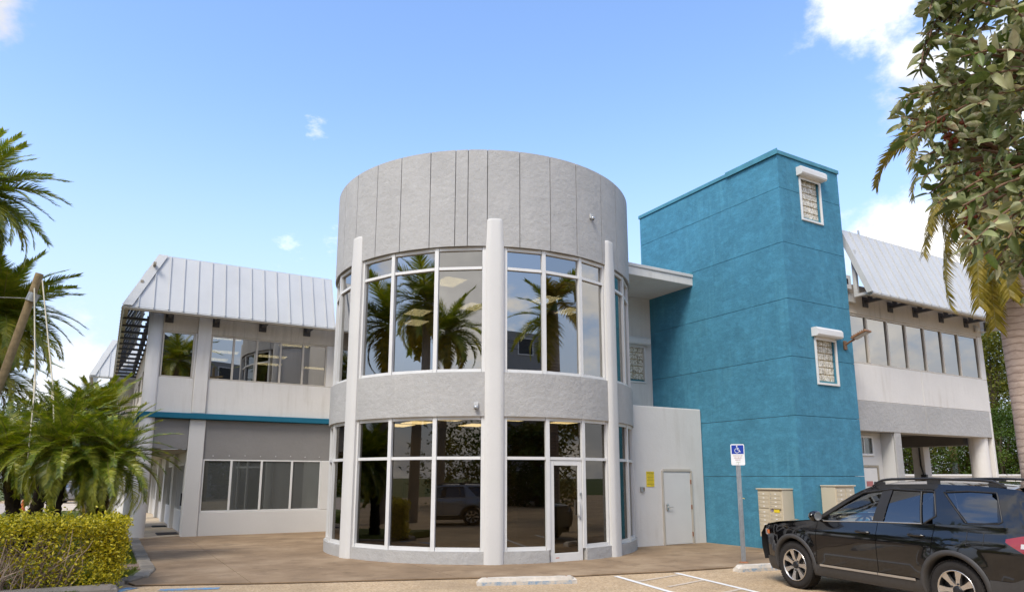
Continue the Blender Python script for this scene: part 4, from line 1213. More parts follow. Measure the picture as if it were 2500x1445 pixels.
def smo(tab, x, h=.06): return sum(interp(tab, x + h * k) for k in (-2, -1, 0, 1, 2)) / 5
# top outline (x, z) of the body side
TOP = [(-2.62, 1.02), (-2.60, 1.15), (-2.52, 1.40), (-2.40, 1.60), (-2.25, 1.70), (-1.7, 1.745), (-1.0, 1.765), (-.3, 1.755), (.05, 1.70), (.30, 1.58), (.62, 1.385), (.90, 1.215), (1.02, 1.165), (1.3, 1.135), (1.8, 1.09), (2.15, 1.03), (2.30, .95), (2.40, .82)]
BELT = [(-2.6, 1.24), (-1.2, 1.225), (0, 1.19), (.9, 1.15), (2.4, .95)]
WID = [(-2.62, .80), (-2.56, .90), (-2.45, .955), (-2.2, .985), (-1.5, .995), (0, .99), (1.4, .985), (1.9, .955), (2.15, .90), (2.30, .82), (2.40, .70)]
def topz(x): return smo(TOP, x, .02)
def beltz(x): return smo(BELT, x, .05)
PROF = [(.20, -.12), (.30, -.055), (.42, -.025), (.55, -.018), (.72, -.006), (.86, .0), (.96, .004), (1.03, -.012), (1.12, -.045), (1.22, -.075)]
def ysd(x, z):
    w = smo(WID, x, .03); bz = beltz(x)
    zz = min(z, bz)
    y = w + smo(PROF, zz, .02)
    if z > bz:
        t = (z - bz); y -= .30 * t + .22 * t * t
    # flared wheel arches
    for xc in (1.445, -1.445):
        d = math.hypot(x - xc, z - .40)
        if z < 1.0: y += .022 * max(0, 1 - abs(d - .47) / .16)
    return y
ARC = .445
def archz(x, base):
    z = base
    for xc in (1.445, -1.445):
        if abs(x - xc) < ARC: z = max(z, .40 + math.sqrt(max(0, ARC * ARC - (x - xc) ** 2)))
    return z
suv = empty('suv', (6.145 - .349 * .10, 10.890 + .937 * .10, 0.0), math.atan2(.937, -.349), 'black three row SUV with silver side trim parked before the blue tower', 'car')
def sides(fn, name, m, **k):
    """build the near (+y) and the far (-y) copy of a side piece"""
    for s in (1, -1):
        b = MB(); fn(b, s); o = b.build(name, m, suv)
        if k.get('mod'): k['mod'](o)
def patch(b, s, xl, xr, zl, zh, nx=14, nz=10, off=0.0, smooth=True):
    """xl, xr: functions of z; zl, zh: functions of x"""
    rows = []
    for j in range(nz + 1):
        v = j / nz; row = []
        for i in range(nx + 1):
            u = i / nx
            zc = .9; x = lerp(xl(zc), xr(zc), u)
            for _ in range(3):
                z = lerp(zl(x), zh(x), v); x = lerp(xl(z), xr(z), u)
            row.append((x, s * (ysd(x, z) + off), z))
        rows.append(row)
    b.grid(rows, smooth)
C = lambda v: (lambda *_: v)
# shut lines (x as a function of height)
FE = lambda z: .90 + .03 * math.sin(z * 3)                       # front edge of front door
BD = lambda z: -.26 - .03 * (z - .9)                            # between the doors
def RD(z):                                                       # rear edge of the rear door follows the arch
    if z < .80: return -1.445 + math.sqrt(max(.0, .50 ** 2 - (z - .40) ** 2))
    if z < 1.0: return lerp(-1.145, -1.17, (z - .8) / .2)
    return lerp(-1.17, -1.20, min(1, (z - 1.0) / .25))
SILL = .46
g_ = .005
LOW = lambda x: .46
def body_low(b, s):
    patch(b, s, C(2.30), lambda z: FE(z) + g_, lambda x: archz(x, .46), lambda x: min(topz(x), beltz(x) + .02), 40, 14)
sides(body_low, 'front_fender', PAINT)
sides(lambda b, s: patch(b, s, lambda z: FE(z) - g_, lambda z: BD(z) + g_, LOW, lambda x: beltz(x), 14, 18), 'front_door', PAINT)
sides(lambda b, s: patch(b, s, lambda z: BD(z) - g_, lambda z: RD(z) + g_, LOW, lambda x: beltz(x), 14, 18), 'rear_door', PAINT)
sides(lambda b, s: patch(b, s, lambda z: RD(max(z, .8)) - g_, C(-2.60), lambda x: archz(x, .56), lambda x: min(beltz(x), topz(x)), 40, 14), 'rear_quarter', PAINT)
# dark inner skin behind the gaps
def inner(b, s):
    patch(b, s, C(2.28), C(-2.55), lambda x: archz(x, .36) + .02, lambda x: min(topz(x) - .02, beltz(x) - .01), 60, 8, -.035)
sides(inner, 'inner_panel', PB)
# pillars and roof edge above the belt
WT = lambda x: topz(x) - .085                                   # top of the glass
APF = lambda z: interp([(1.10, 1.06), (1.165, 1.0), (1.215, .90), (1.385, .62), (1.58, .30), (1.70, .05), (1.78, -.2)], z)
def glasstop(x): return topz(x) - .075 if x < .1 else topz(x) - .06
def roof_edge(b, s):
    rows = []
    for i in range(61):
        x = lerp(.98, -2.48, i / 60); zt = topz(x)
        zl = max(beltz(x), glasstop(x))
        if zt < zl: zl = zt - .001
        rows.append([(x, s * ysd(x, lerp(zl, zt, v)), lerp(zl, zt, v)) for v in (0, .35, .7, 1)])
    b.grid(rows)
sides(roof_edge, 'roof_rail_panel', PAINT)
def pillar(x0b, x0t, x1b, x1t):
    def fn(b, s):
        def fx(xb, xt): return lambda z: lerp(xb, xt, max(0, min(1, (z - 1.2) / .46)))
        patch(b, s, fx(x0b, x0t), fx(x1b, x1t), lambda x: beltz(x) - .001, lambda x: glasstop(x) + .01, 4, 8)
    return fn
sides(pillar(-.17, -.25, -.36, -.42), 'b_pillar', PB)
sides(pillar(-1.17, -1.10, -1.66, -1.27), 'c_pillar', PAINT)
sides(pillar(-2.06, -1.98, -2.56, -2.44), 'd_pillar', PAINT)
def below_quarter(b, s): patch(b, s, lambda z: lerp(-1.60, -1.5, (z - 1.2) * 4), lambda z: -2.12, lambda x: beltz(x) - .001, lambda x: beltz(x) + .03, 10, 2)
sides(below_quarter, 'quarter_sill', PAINT)
# glass, set in 12 mm
def win(poly_l, poly_r, zl, zh, off=-.012, nx=12, nz=8):
    return lambda b, s: patch(b, s, poly_l, poly_r, zl, zh, nx, nz, off)
sides(win(lambda z: min(.80, APF(z + .06)), lambda z: lerp(-.15, -.24, (z - 1.2) / .4), lambda x: beltz(x), lambda x: glasstop(x) + .005), 'front_window', CGLASS_F)
sides(win(lambda z: lerp(-.35, -.41, (z - 1.2) / .4), lambda z: lerp(-.985, -.90, (z - 1.2) / .4), lambda x: beltz(x), lambda x: glasstop(x) + .005), 'rear_window', CGLASS)
sides(win(lambda z: lerp(-1.015, -.935, (z - 1.2) / .4), lambda z: lerp(-1.19, -1.09, max(0, (z - 1.32)) / .3) if z > 1.32 else lerp(-1.03, -1.19, (z - 1.2) / .12), lambda x: beltz(x), lambda x: glasstop(x) + .005), 'small_window', CGLASS)
sides(win(lambda z: lerp(-1.64, -1.25, (z - 1.22) / .42), lambda z: lerp(-2.09, -1.97, (z - 1.22) / .42) + (.06 if z > 1.58 else 0), lambda x: beltz(x) + .025 + max(0, -1.68 - x) * .10, lambda x: glasstop(x) + .002), 'quarter_window', CGLASS)
# window surrounds
def along_side(pts, off=.004):
    return [(x, ysd(x, z) + off, z) for x, z in pts]
def bead(pts, r, n=5, off=.003, close=False):
    def fn(b, s):
        dense = []
        for (p, q) in zip(pts, pts[1:]):
            for i in range(6): dense.append((lerp(p[0], q[0], i / 6), lerp(p[1], q[1], i / 6)))
        dense.append(pts[-1])
        b.tube([(x, s * (ysd(x, z) + off), z) for x, z in dense], r, n)
    return fn
sides(bead([(-.985, beltz(-1) + .0), (-.90, 1.665)], .014, 6, -.004), 'window_divider', PB)
sides(bead([(-1.64, beltz(-1.6) + .03), (-1.25, 1.655), (-1.6, 1.675), (-1.97, 1.66), (-2.00, 1.60), (-2.10, 1.30), (-2.05, 1.275), (-1.66, beltz(-1.6) + .03)], .012, 5, -.002), 'window_seal', PB)
sides(bead([(-1.03, beltz(-1)), (-1.20, 1.33), (-1.11, 1.66), (-.4, 1.685), (.1, 1.62), (.35, 1.48), (.85, 1.17)], .014, 5, .0), 'window_seal', PB)
sides(bead([(.84, beltz(.84) + .0), (-.25, beltz(-.25) + .0), (-1.0, beltz(-1.0))], .011, 6, .004), 'chrome_strip', SILV)
# roof, windscreen, bonnet and tail bridged across the car
def bridge(b, x0, x1, n, bulge, m=14, drop=0.0, zoff=0.0):
    rows = []
    for i in range(n + 1):
        x = lerp(x0, x1, i / n); z = topz(x); y = ysd(x, z) if z > beltz(x) else ysd(x, z)
        row = []
        for j in range(m + 1):
            t = -1 + 2 * j / m
            row.append((x + drop * (1 - t * t), y * t, z + bulge * (1 - abs(t) ** 2.6) + zoff))
        rows.append(row)
    b.grid(rows)
b = MB(); bridge(b, .02, -2.30, 30, .055); b.build('roof', PAINT, suv)
b = MB(); bridge(b, .90, .02, 12, .055, drop=.05); b.build('windscreen', CGLASS_F, suv)
b = MB(); bridge(b, 2.40, .90, 24, .05); b.build('bonnet', PAINT, suv)
b = MB()
rows = []
for i in range(15):
    z = lerp(.42, 1.02, i / 14)
    rows.append([(2.36 + (.10 * (1 - (t) ** 2)) - .10 * max(0, z - .8), .72 * t, z) for t in [-1 + j / 7 for j in range(15)]])
b.grid(rows); b.build('front_bumper', CLAD, suv)
b = MB(); rows = []
for x, z in ((2.30, .40), (2.36, .62), (2.36, .85), (2.25, 1.0)):
    rows.append([(x, .98 * smo(WID, 2.2) * 0 + s_ * .0 + y, z) for s_, y in ((1, -.86), (1, -.75), (1, -.4), (1, 0), (1, .4), (1, .75), (1, .86))])
b.grid(rows); b.build('grille', PB, suv)
# lower front corner cladding
sides(lambda b, s: patch(b, s, C(2.38), lambda z: 1.90 - (.0 if z < .5 else .0), lambda x: .24, lambda x: .47, 10, 5, .008), 'bumper_corner', CLAD)
# tail: glass, gate and bumper
b = MB(); rows = []
for i in range(17):
    z = lerp(.55, 1.72, i / 16)
    xe = interp([(.55, -2.60), (1.0, -2.63), (1.22, -2.60), (1.45, -2.50), (1.62, -2.38), (1.72, -2.24)], z)
    ye = ysd(xe + .02, z) if z < 1.2 else ysd(xe + .05, z)
    rows.append([(xe - .09 * (1 - t * t), ye * t, z + (.05 * (1 - t * t) if i == 16 else 0)) for t in [-1 + j / 8 for j in range(17)]])
b.grid(rows); tg = b.build('tailgate', PAINT, suv)
b = MB(); rows = []
for i in range(7):
    z = lerp(1.28, 1.60, i / 6)
    xe = interp([(1.22, -2.60), (1.45, -2.50), (1.62, -2.38)], z); ye = ysd(xe + .05, z) - .10
    rows.append([(xe - .012 - .09 * (1 - t * t), ye * t, z) for t in [-1 + j / 8 for j in range(17)]])
b.grid(rows); b.build('rear_glass', CGLASS, tg)
b = MB(); rows = []
for x, z in ((-2.20, 1.742), (-2.45, 1.722), (-2.50, 1.69), (-2.42, 1.655)):
    rows.append([(x - .05 * (1 - t * t), .74 * t, z + .045 * (1 - t * t)) for t in [-1 + j / 6 for j in range(13)]])
b.grid(rows); b.build('spoiler', PAINT, tg)
sides(lambda b, s: patch(b, s, C(-1.93), C(-2.63), lambda x: .30, lambda x: .585 + max(0, -2.2 - x) * .42, 14, 5, .012), 'rear_bumper', CLAD)
b = MB(); rows = []
for z, x in ((.30, -2.58), (.5, -2.70), (.62, -2.72), (.72, -2.66)):
    rows.append([(x - .04 * (1 - t * t), .86 * t, z) for t in [-1 + j / 6 for j in range(13)]])
b.grid(rows); b.build('rear_bumper', CLAD, suv)
# tail lamp: red with a clear middle
def lampfn(xl, xr, zl, zh, off): return lambda b, s: patch(b, s, xl, xr, zl, zh, 12, 6, off)
ZC = 1.02
sides(lampfn(C(-2.16), C(-2.60), lambda x: 1.06 - .16 * min(1, max(0, (-2.16 - x)) / .28), lambda x: 1.10 + .05 * min(1, (-2.16 - x) / .2), .010), 'tail_light', REDL)
sides(lampfn(C(-2.34), C(-2.58), lambda x: 1.0, lambda x: 1.055, .016), 'reverse_light', CLRL)
# head lamp corner
sides(lampfn(C(2.28), C(2.12), lambda x: .84, lambda x: .94, .008), 'headlight', CLRL)
sides(lampfn(C(2.16), C(2.05), lambda x: .86, lambda x: .93, .012), 'side_marker', AMB)
# cladding along the sill with a silver strip, wheel arch lips
sides(lambda b, s: patch(b, s, C(1.03), C(-1.03), lambda x: .27, lambda x: .455, 20, 5, .012), 'sill_cladding', CLAD)
sides(lambda b, s: patch(b, s, C(.86), lambda z: BD(.5) + g_, lambda x: .435 + .0 * x, lambda x: .468, 8, 3, .028), 'silver_trim', SILV)
sides(lambda b, s: patch(b, s, lambda z: BD(.5) - g_, C(-.88), lambda x: .435, lambda x: .468, 8, 3, .028), 'silver_trim', SILV)
def lip(xc):
    def fn(b, s):
        rows = []
        for i in range(33):
            a = R(lerp(-12, 192, i / 32)); row = []
            for r, off in ((ARC - .012, -.10), (ARC - .010, .018), (ARC + .035, .024), (ARC + .060, .006)):
                x = xc + r * math.cos(a); z = .40 + r * math.sin(a); row.append((x, s * (ysd(x, max(z, .3)) + off), z))
            rows.append(row)
        b.grid(rows)
    return fn
sides(lip(1.445), 'wheel_arch', CLAD); sides(lip(-1.445), 'wheel_arch', CLAD)
# creases and shut lines drawn as real beads
sides(bead([(-1.66, 1.16), (-1.66, .98), (-1.88, .98), (-1.88, 1.15), (-1.66, 1.16)], .004, 4, .001), 'fuel_flap_edge', PB)
# handles, mirrors, roof rails, aerial
def handle(xc, z):
    def fn(b, s):
        y = ysd(xc, z)
        b.tube([(xc + .12, s * (y + .004), z), (xc + .09, s * (y + .035), z + .004), (xc, s * (y + .042), z + .006), (xc - .09, s * (y + .035), z + .004), (xc - .12, s * (y + .004), z)], [.016, .019, .021, .019, .016], 8)
    return fn
sides(handle(-.02, 1.035), 'door_handle', PAINT); sides(handle(-.93, 1.055), 'door_handle', PAINT)
def mirror(b, s):
    y = ysd(.80, 1.18)
    m = Matrix.Translation((.80, s * (y + .14), 1.235)) @ Matrix.Rotation(s * R(12), 4, 'Z')
    rows = []
    for i in range(9):
        t = -1 + 2 * i / 8; k = math.sqrt(max(.05, 1 - abs(t) ** 3)); row = []
        for j in range(13):
            a = 2 * math.pi * j / 12
            row.append(tuple(m @ Vector((.075 * k * math.cos(a) * (1.2 if math.cos(a) > 0 else .7), s * .125 * t, .088 * k * math.sin(a)))))
        rows.append(row)
    b.grid(rows)
    b.tube([(.80, s * (y - .01), 1.15), (.80, s * (y + .08), 1.19)], .03, 8)
sides(mirror, 'wing_mirror', PAINT)
def mglass(b, s):
    y = ysd(.80, 1.18)
    m = Matrix.Translation((.744, s * (y + .14), 1.235)) @ Matrix.Rotation(s * R(12), 4, 'Z')
    b.add([tuple(m @ Vector((0, .10 * math.cos(2 * math.pi * k / 16), .068 * math.sin(2 * math.pi * k / 16)))) for k in range(16)], [tuple(range(16))])
sides(mglass, 'mirror_glass', M['chrome'])
def rrail(b, s):
    pts = []
    for i in range(25):
        t = i / 24; x = lerp(-.02, -2.06, t); y = ysd(x, topz(x)) - .03
        lift = .062 * min(1, math.sin(math.pi * min(max(t, .0), 1)) * 5) if 0 < t < 1 else 0
        pts.append((x, s * y, topz(x) + .012 + lift))
    b.tube(pts, [.014] + [.019] * 23 + [.014], 8)
    for t in (.06, .5, .94):
        x = lerp(-.02, -2.06, t); y = ysd(x, topz(x)) - .03
        b.box(x - .10, x + .10, s * y - .016, s * y + .016, topz(x) - .01, topz(x) + .062, .01)
sides(rrail, 'roof_rail', PB)
b = MB(); b.add([(-1.95, 0, 1.79), (-2.15, .035, 1.785), (-2.15, -.035, 1.785), (-2.13, 0, 1.865), (-2.16, 0, 1.86)], [(0, 1, 3), (0, 3, 2), (1, 4, 3), (2, 3, 4), (1, 2, 4)]); b.build('aerial_fin', PAINT, suv)
# underside and cabin
b = MB(); b.box(-2.45, 2.2, -.80, .80, .24, .40); b.build('underbody', PB, suv)
b = MB(); b.box(-2.3, 1.0, -.86, .86, .42, .50); b.box(.75, 1.02, -.85, .85, .5, 1.12, .05)
cab = b.build('cabin_floor', SEAT, suv)
for y in (.40, -.40):
    b = MB(); b.box(-.15, .40, y - .25, y + .25, .5, .78, .06); b.box(-.25, -.08, y - .24, y + .24, .7, 1.30, .06, Matrix.Shear('XZ', 4, (0, 0)) if False else None); b.box(-.24, -.13, y - .13, y + .13, 1.31, 1.50, .04)
    b.build('seat', SEAT, cab)
b = MB(); b.box(-1.25, -.95, -.75, .75, .5, 1.25, .06); b.box(-2.1, -1.85, -.7, .7, .5, 1.25, .06); b.build('rear_seat', SEAT, cab)
sw = MB(); mm_ = Matrix.Translation((.52, .40, 1.08)) @ Matrix.Rotation(R(62), 4, 'Y')
ring = [tuple(mm_ @ Vector((.185 * math.cos(2 * math.pi * k / 24), .185 * math.sin(2 * math.pi * k / 24), 0))) for k in range(25)]
sw.tube(ring, .016, 6, False); sw.tube([tuple(mm_ @ Vector((-.18, 0, 0))), tuple(mm_ @ Vector((.18, 0, 0)))], .02, 6); sw.tube([tuple(mm_ @ Vector((0, -.18, 0))), tuple(mm_ @ Vector((0, .18, 0)))], .02, 6); sw.build('steering_wheel', PB, cab)
b = MB(); b.box(.34, .39, -.13, .13, 1.52, 1.60, .02); b.build('rear_view_mirror', PB, cab)
# wheel: tyre and seven spoke rim
def wheel_meshes():
    t = MB(); r0 = .385
    t.lathe([(.255, .10), (.30, .118), (.345, .118), (.372, .10), (.383, .06), (r0, .0), (.383, -.06), (.372, -.10), (.345, -.118), (.30, -.118), (.255, -.10)], 48, 'y')
    for k in range(60):                                    # tread blocks
        a = 2 * math.pi * k / 60
        mt = Matrix.Rotation(a, 4, 'Y')
        for y0, y1 in ((-.10, -.04), (-.03, .03), (.04, .10)):
            t.box(-.013, .013, y0, y1, .377, .391, 0, mt)
    p = MB(); p.lathe([(.262, .10), (.258, .112), (.248, .110), (.240, .05), (.225, -.06), (.255, -.10)], 40, 'y'); p.lathe([(.235, .02), (.08, .03), (0, .03)], 32, 'y')
    f = MB()
    f.lathe([(.262, .098), (.264, .116), (.252, .120), (.244, .104)], 48, 'y')
    for k in range(7):
        a = 2 * math.pi * k / 7
        mt = Matrix.Rotation(a, 4, 'Y')
        v = []
        for r, w, y in ((.055, .030, .088), (.14, .027, .098), (.248, .047, .108)):
            v += [mt @ Vector((-w, y, r)), mt @ Vector((w, y, r)), mt @ Vector((w * .9, y - .05, r)), mt @ Vector((-w * .9, y - .05, r))]
        f.add(v, [(0, 1, 5, 4), (4, 5, 9, 8), (1, 2, 6, 5), (5, 6, 10, 9), (3, 0, 4, 7), (7, 4, 8, 11)])
    h = MB(); h.lathe([(.062, .07), (.060, .096), (.045, .102), (0, .104)], 24, 'y')
    for k in range(5):
        a = 2 * math.pi * k / 5; h.lathe([(.013, .08), (.013, .104), (0, .106)], 8, 'y', (.085 * math.cos(a), 0, .085 * math.sin(a)))
    return t.mesh('tyre', TYRE), p.mesh('rim_pocket', RIMD), f.mesh('rim_spokes', RIMF), h.mesh('wheel_hub', RIMD)
suv.scale = (.99, .99, .97)
wm = wheel_meshes()
for x in (1.445, -1.445):
    for s in (1, -1):
        w_ = inst(wm[0], suv, (x, s * .865, .385), (0, R(13 if x > 0 else 40), 0 if s > 0 else math.pi), name='wheel')
        for q_, nm in zip(wm[1:], ('rim_pocket', 'rim', 'hub')): inst(q_, w_, name=nm)
        b = MB(); b.lathe([(.15, -.02), (.15, .01), (0, .01)], 24, 'y'); b.build('brake_disc', M['steel'], w_)
    for s in (1, -1):
        b = MB(); rows = []
        for i in range(25):
            a = R(lerp(-5, 185, i / 24)); rows.append([(x + (ARC - .005) * math.cos(a), s * .95, .40 + (ARC - .005) * math.sin(a)), (x + (ARC - .005) * math.cos(a), s * .60, .40 + (ARC - .005) * math.sin(a))])
        b.grid(rows); b.build('wheel_well', PB, suv)
# ================================================================== VEGETATION
GREEN_PYG = leafmat('pygmy_palm_leaf', [(.34, (.034, .070, .006)), (.49, (.155, .205, .016)), (.64, (.44, .43, .055))], 4.0, .34, .30, .5)  # ramp widened to put leaflet highlights and shade into the colour
GREEN_DRY = leafmat('drying_palm_leaf', [(.30, (.10, .07, .02)), (.6, (.20, .15, .04)), (.8, (.27, .21, .07))], 3.0, .5, .25)
GREEN_PALM = leafmat('feather_palm_leaf', [(.30, (.06, .11, .014)), (.48, (.20, .24, .024)), (.66, (.46, .42, .055))], 2.2, .36, .30, .5)
GREEN_YEL = leafmat('yellowing_palm_leaf', [(.30, (.13, .12, .012)), (.5, (.27, .21, .022)), (.72, (.42, .31, .05))], 4.0, .4, .32)
STALK = plain('frond_stalk', (.20, .17, .05), .6, 0, .2, 5)
TRUNK_DARK = plain('dark_palm_trunk', (.030, .022, .015), .95, 0, .4, 14, .2, 0, .9)
def frond_mesh(name, L, bend, ll, n, lw, mats, droop=.5, vee=.35, seed=0, fwd=.75, tipl=.35, twist=0.0):
    """feather frond lying along +x, bending down; bend is the total turn in degrees"""
    rnd = random.Random(seed)
    b = MB(); N = 22; pts = []; dirs = []
    p = Vector((0, 0, 0)); a = 0.0
    for i in range(N + 1):
        t = i / N
        ang = -R(bend) * t ** 1.35
        d = Vector((math.cos(ang), 0, math.sin(ang)))
        pts.append(p.copy()); dirs.append(d); p = p + d * (L / N)
    b.cur = 1
    b.tube(pts[::2], [max(.004, L * .011 * (1 - i / (N / 2 + .5))) for i in range(len(pts[::2]))], 4)
    b.cur = 0
    for k in range(n):
        t = .10 + .90 * (k + .5) / n
        f = t * N; i = min(int(f), N - 1); q = pts[i].lerp(pts[i + 1], f - i); d = dirs[i]
        up = Vector((-d.z, 0, d.x))
        env = math.sin(math.pi * (.16 + .84 * min(1, t * 1.02)) ** .8)
        ln = ll * max(tipl, env) * rnd.uniform(.85, 1.1)
        for s in (1, -1):
            side = Vector((0, s, 0))
            fw = fwd * (.55 + .9 * t) + rnd.uniform(-.10, .10)
            v0 = (side + d * fw + up * (vee + rnd.uniform(-.18, .18))).normalized()
            w = v0.cross(up).normalized() if abs(v0.dot(up)) < .95 else Vector((1, 0, 0))
            w = (w + up * rnd.uniform(-.5, .5)).normalized()
            P_ = q.copy(); v = v0.copy(); prev = None; segs = 3
            for j in range(segs + 1):
                wid = lw * (1.0, 1.0, .72, .0)[j]
                if j < segs: cur = (P_ - w * wid / 2, P_ + w * wid / 2)
                else: cur = (P_,)
                if prev is not None:
                    if len(cur) == 2: b.add([prev[0], prev[1], cur[1], cur[0]], [(0, 1, 2, 3)])
                    else: b.add([prev[0], prev[1], cur[0]], [(0, 1, 2)])
                prev = cur
                P_ = P_ + v * (ln / segs)
                v = (v + Vector((0, 0, -1)) * droop * rnd.uniform(.4, 1.0) * .55).normalized()
    return b.mesh(name, mats, recalc=False)
PYG = [frond_mesh('frond', 1.42, be, .30, 76, .0115, [GREEN_PYG, STALK], .30, .34, i + 3) for i, be in enumerate((45, 70, 92, 112))]
PYG_DRY = frond_mesh('frond', 1.2, 120, .22, 50, .011, [GREEN_DRY, STALK], .6, .2, 17)
def crown(parent, at, meshes, n, el0, el1, scale=(.85, 1.1), seed=0, dry=None, ndry=0, az=None, pool=None):
    """el0: steepest upward start angle in degrees for the youngest frond, el1 for the oldest"""
    rnd = random.Random(seed)
    for k in range(n):
        t = (k + .5) / n
        el = el0 + (el1 - el0) * t ** .85 + rnd.uniform(-6, 6)
        m = meshes[min(len(meshes) - 1, int(t * len(meshes) * .999))] if pool is None else meshes[rnd.randrange(len(meshes))]
        a = R(k * 137.5 + rnd.uniform(-12, 12))
        if az is not None:
            a = R(rnd.uniform(*az))
        s = rnd.uniform(*scale)
        o = bpy.data.objects.new('frond', dry if dry and k >= n - ndry else m)
        COL.objects.link(o); o.parent = parent
        o.location = at; o.rotation_euler = (rnd.uniform(-.3, .3), -R(el), a); o.scale = (s, s, s)
def palm_trunk(parent, pts, rs, m, n=12, rough=0.0, seed=1, name='trunk'):
    rnd = random.Random(seed)
    b = MB(); P2 = []; R2 = []
    for i in range(len(pts) - 1):
        p, q = Vector(pts[i]), Vector(pts[i + 1]); K = max(2, int((q - p).length / .06))
        for k in range(K):
            t = k / K; P2.append(p.lerp(q, t)); r = rs[i] + (rs[i + 1] - rs[i]) * t
            R2.append(r * (1 + (rough if k % 2 else -rough * .3) + rnd.uniform(-rough, rough) * .4))
    P2.append(Vector(pts[-1])); R2.append(rs[-1])
    b.tube(P2, R2, n)
    if rough > .05:                                    # old leaf bases standing off the trunk
        for i in range(0, len(P2), 1):
            for k in range(5):
                a = rnd.uniform(0, 6.28); d = Vector((math.cos(a), math.sin(a), 0)); p = P2[i] + d * R2[i] * .9
                u = Vector((-d.y, d.x, 0)) * .022
                b.add([p - u, p + u, p + d * .05 + u * .5 + Vector((0, 0, .06)), p + d * .05 - u * .5 + Vector((0, 0, .06))], [(0, 1, 2, 3)])
    return b.build(name, m, parent)
def low_palm(base, top, label, seed, n=50):
    t = empty('date_palm', base, 0, label, 'palm', 'low date palms by the hedge')
    tp = Vector(top) - Vector(base)
    palm_trunk(t, [(0, 0, -.1), tuple(tp * .35 + Vector((.05, 0, 0))), tuple(tp * .75), tuple(tp)], [.17, .14, .15, .12], TRUNK_DARK, 12, .10, seed)
    crown(t, tuple(tp), PYG, n, 78, -38, (.86, 1.15), seed, PYG_DRY, 4)
    return t
low_palm((-9.75, 14.9, 0), (-9.62, 15.0, 2.42), 'largest low palm, dark trunk in the middle of the clump behind the hedge', 5, 74)
low_palm((-11.0, 15.9, 0), (-11.3, 15.7, 2.40), 'low palm at the left edge of the picture behind the hedge', 9, 66)
low_palm((-9.62, 16.3, 0), (-8.85, 15.4, 2.20), 'low palm with a leaning thin trunk nearest the white corner column', 13, 76)
low_palm((-12.0, 17.5, 0), (-11.3, 17.4, 3.05), 'low palm standing behind the others below the timber pole', 21, 66)
# yellow props and hose among the trunks
t = empty('palm_prop', (-10.25, 17.0, 0), 0, 'pair of yellow timber props beside the leaning low palm', 'prop')
for x0, x1, y in ((.25, -.18, 0), (.05, .10, .4)):
    b = MB(); b.tube([(x0, y, -.05), (x1, y, 1.75)], .03, 6); b.build('stake', plain('yellow_stake', (.52, .36, .04), .7, 0, .2, 8), t)
# tall feather palms on the left
TALL = [frond_mesh('frond', 2.4, be, .62, 72, .028, [GREEN_PALM, STALK], .35, .25, i + 40, .8) for i, be in enumerate((40, 62, 88, 110))]
TALLY = frond_mesh('frond', 2.4, 115, .6, 66, .036, [GREEN_YEL, STALK], .5, .1, 60)
BARK = stucco('grey_palm_bark', (.30, .25, .20), .15, .5, .02)
def tall_palm(base, top, r, label, seed, n, sc, ndry=4, grp='tall feather palms on the left', el=(80, -30)):
    t = empty('feather_palm', base, 0, label, 'palm', grp)
    tp = Vector(top) - Vector(base)
    palm_trunk(t, [(0, 0, -.1), tuple(tp * .5 + Vector((.06, 0, 0))), tuple(tp)], [r * 1.15, r, r * .8], BARK, 16, .02, seed)
    crown(t, tuple(tp), TALL, n, el[0], el[1], sc, seed, TALLY, ndry)
    return t
tall_palm((-14.0, 17.3, 0), (-14.15, 17.0, 9.05), .17, 'tallest feather palm cut by the left edge of the picture', 31, 92, (.78, 1.0), 12, el=(75, -55))
tall_palm((-15.0, 19.5, 0), (-14.4, 19.0, 6.3), .16, 'shorter feather palm behind the leaning timber pole', 37, 92, (.76, .98), 16, el=(75, -55))
tall_palm((-17.5, 22.0, 0), (-17.3, 22.0, 5.2), .16, 'feather palm furthest back in the clump on the left edge', 43, 54, (.9, 1.1), 8)
tall_palm((-14.8, 24.5, 0), (-14.6, 24.5, 3.6), .15, 'small feather palm low behind the date palms', 47, 50, (.8, 1.0), 8)
# right: royal palm with hanging yellow fronds
BARK2 = None
def ringbark():
    m, nt, b, o = mat('ringed_palm_bark')
    tcn = nt.nodes.new('ShaderNodeTexCoord')
    wv = nt.nodes.new('ShaderNodeTexWave'); wv.bands_direction = 'Z'; wv.inputs['Scale'].default_value = 2.6; wv.inputs['Distortion'].default_value = 2.2; wv.inputs['Detail'].default_value = 4; wv.inputs['Detail Scale'].default_value = 2.2
    nt.links.new(tcn.outputs['Object'], wv.inputs[0])
    c = ramp(nt, noise(nt, 5, 6, .65, (1, 1, 3)), [(.3, (.36, .26, .20)), (.7, (.56, .43, .345))])
    c = mixc(nt, ramp(nt, wv.outputs['Fac'], [(.0, (.8, .8, .8)), (.16, (0, 0, 0))]), c, (.24, .165, .125))
    nt.links.new(c, b.inputs['Base Color']); b.inputs['Roughness'].default_value = .9
    bump(nt, b, wv.outputs['Fac'], .25, .006); bump(nt, b, noise(nt, 40, 5, .65), .5, .012)
    return m
BARK2 = ringbark()
t = empty('royal_palm', (8.68, 11.5, 0), 0, 'royal palm with a ringed pink grey trunk at the right edge', 'palm')
palm_trunk(t, [(0, 0, -.1), (-.02, 0, 3.0), (-.10, 0, 6.0), (-.05, 0, 7.6)], [.29, .285, .26, .20], BARK2, 28, .004, 4)
palm_trunk(t, [(-.05, 0, 7.6), (-.02, 0, 8.3)], [.20, .10], plain('green_crownshaft', (.10, .15, .03), .5, 0, .2, 3), 16, .0, 5, 'crown_shaft')
HANG = [frond_mesh('frond', 3.6, be, .85, 96, .027, [GREEN_YEL, STALK], .95, -.05, i + 80, .8) for i, be in enumerate((48, 60))]
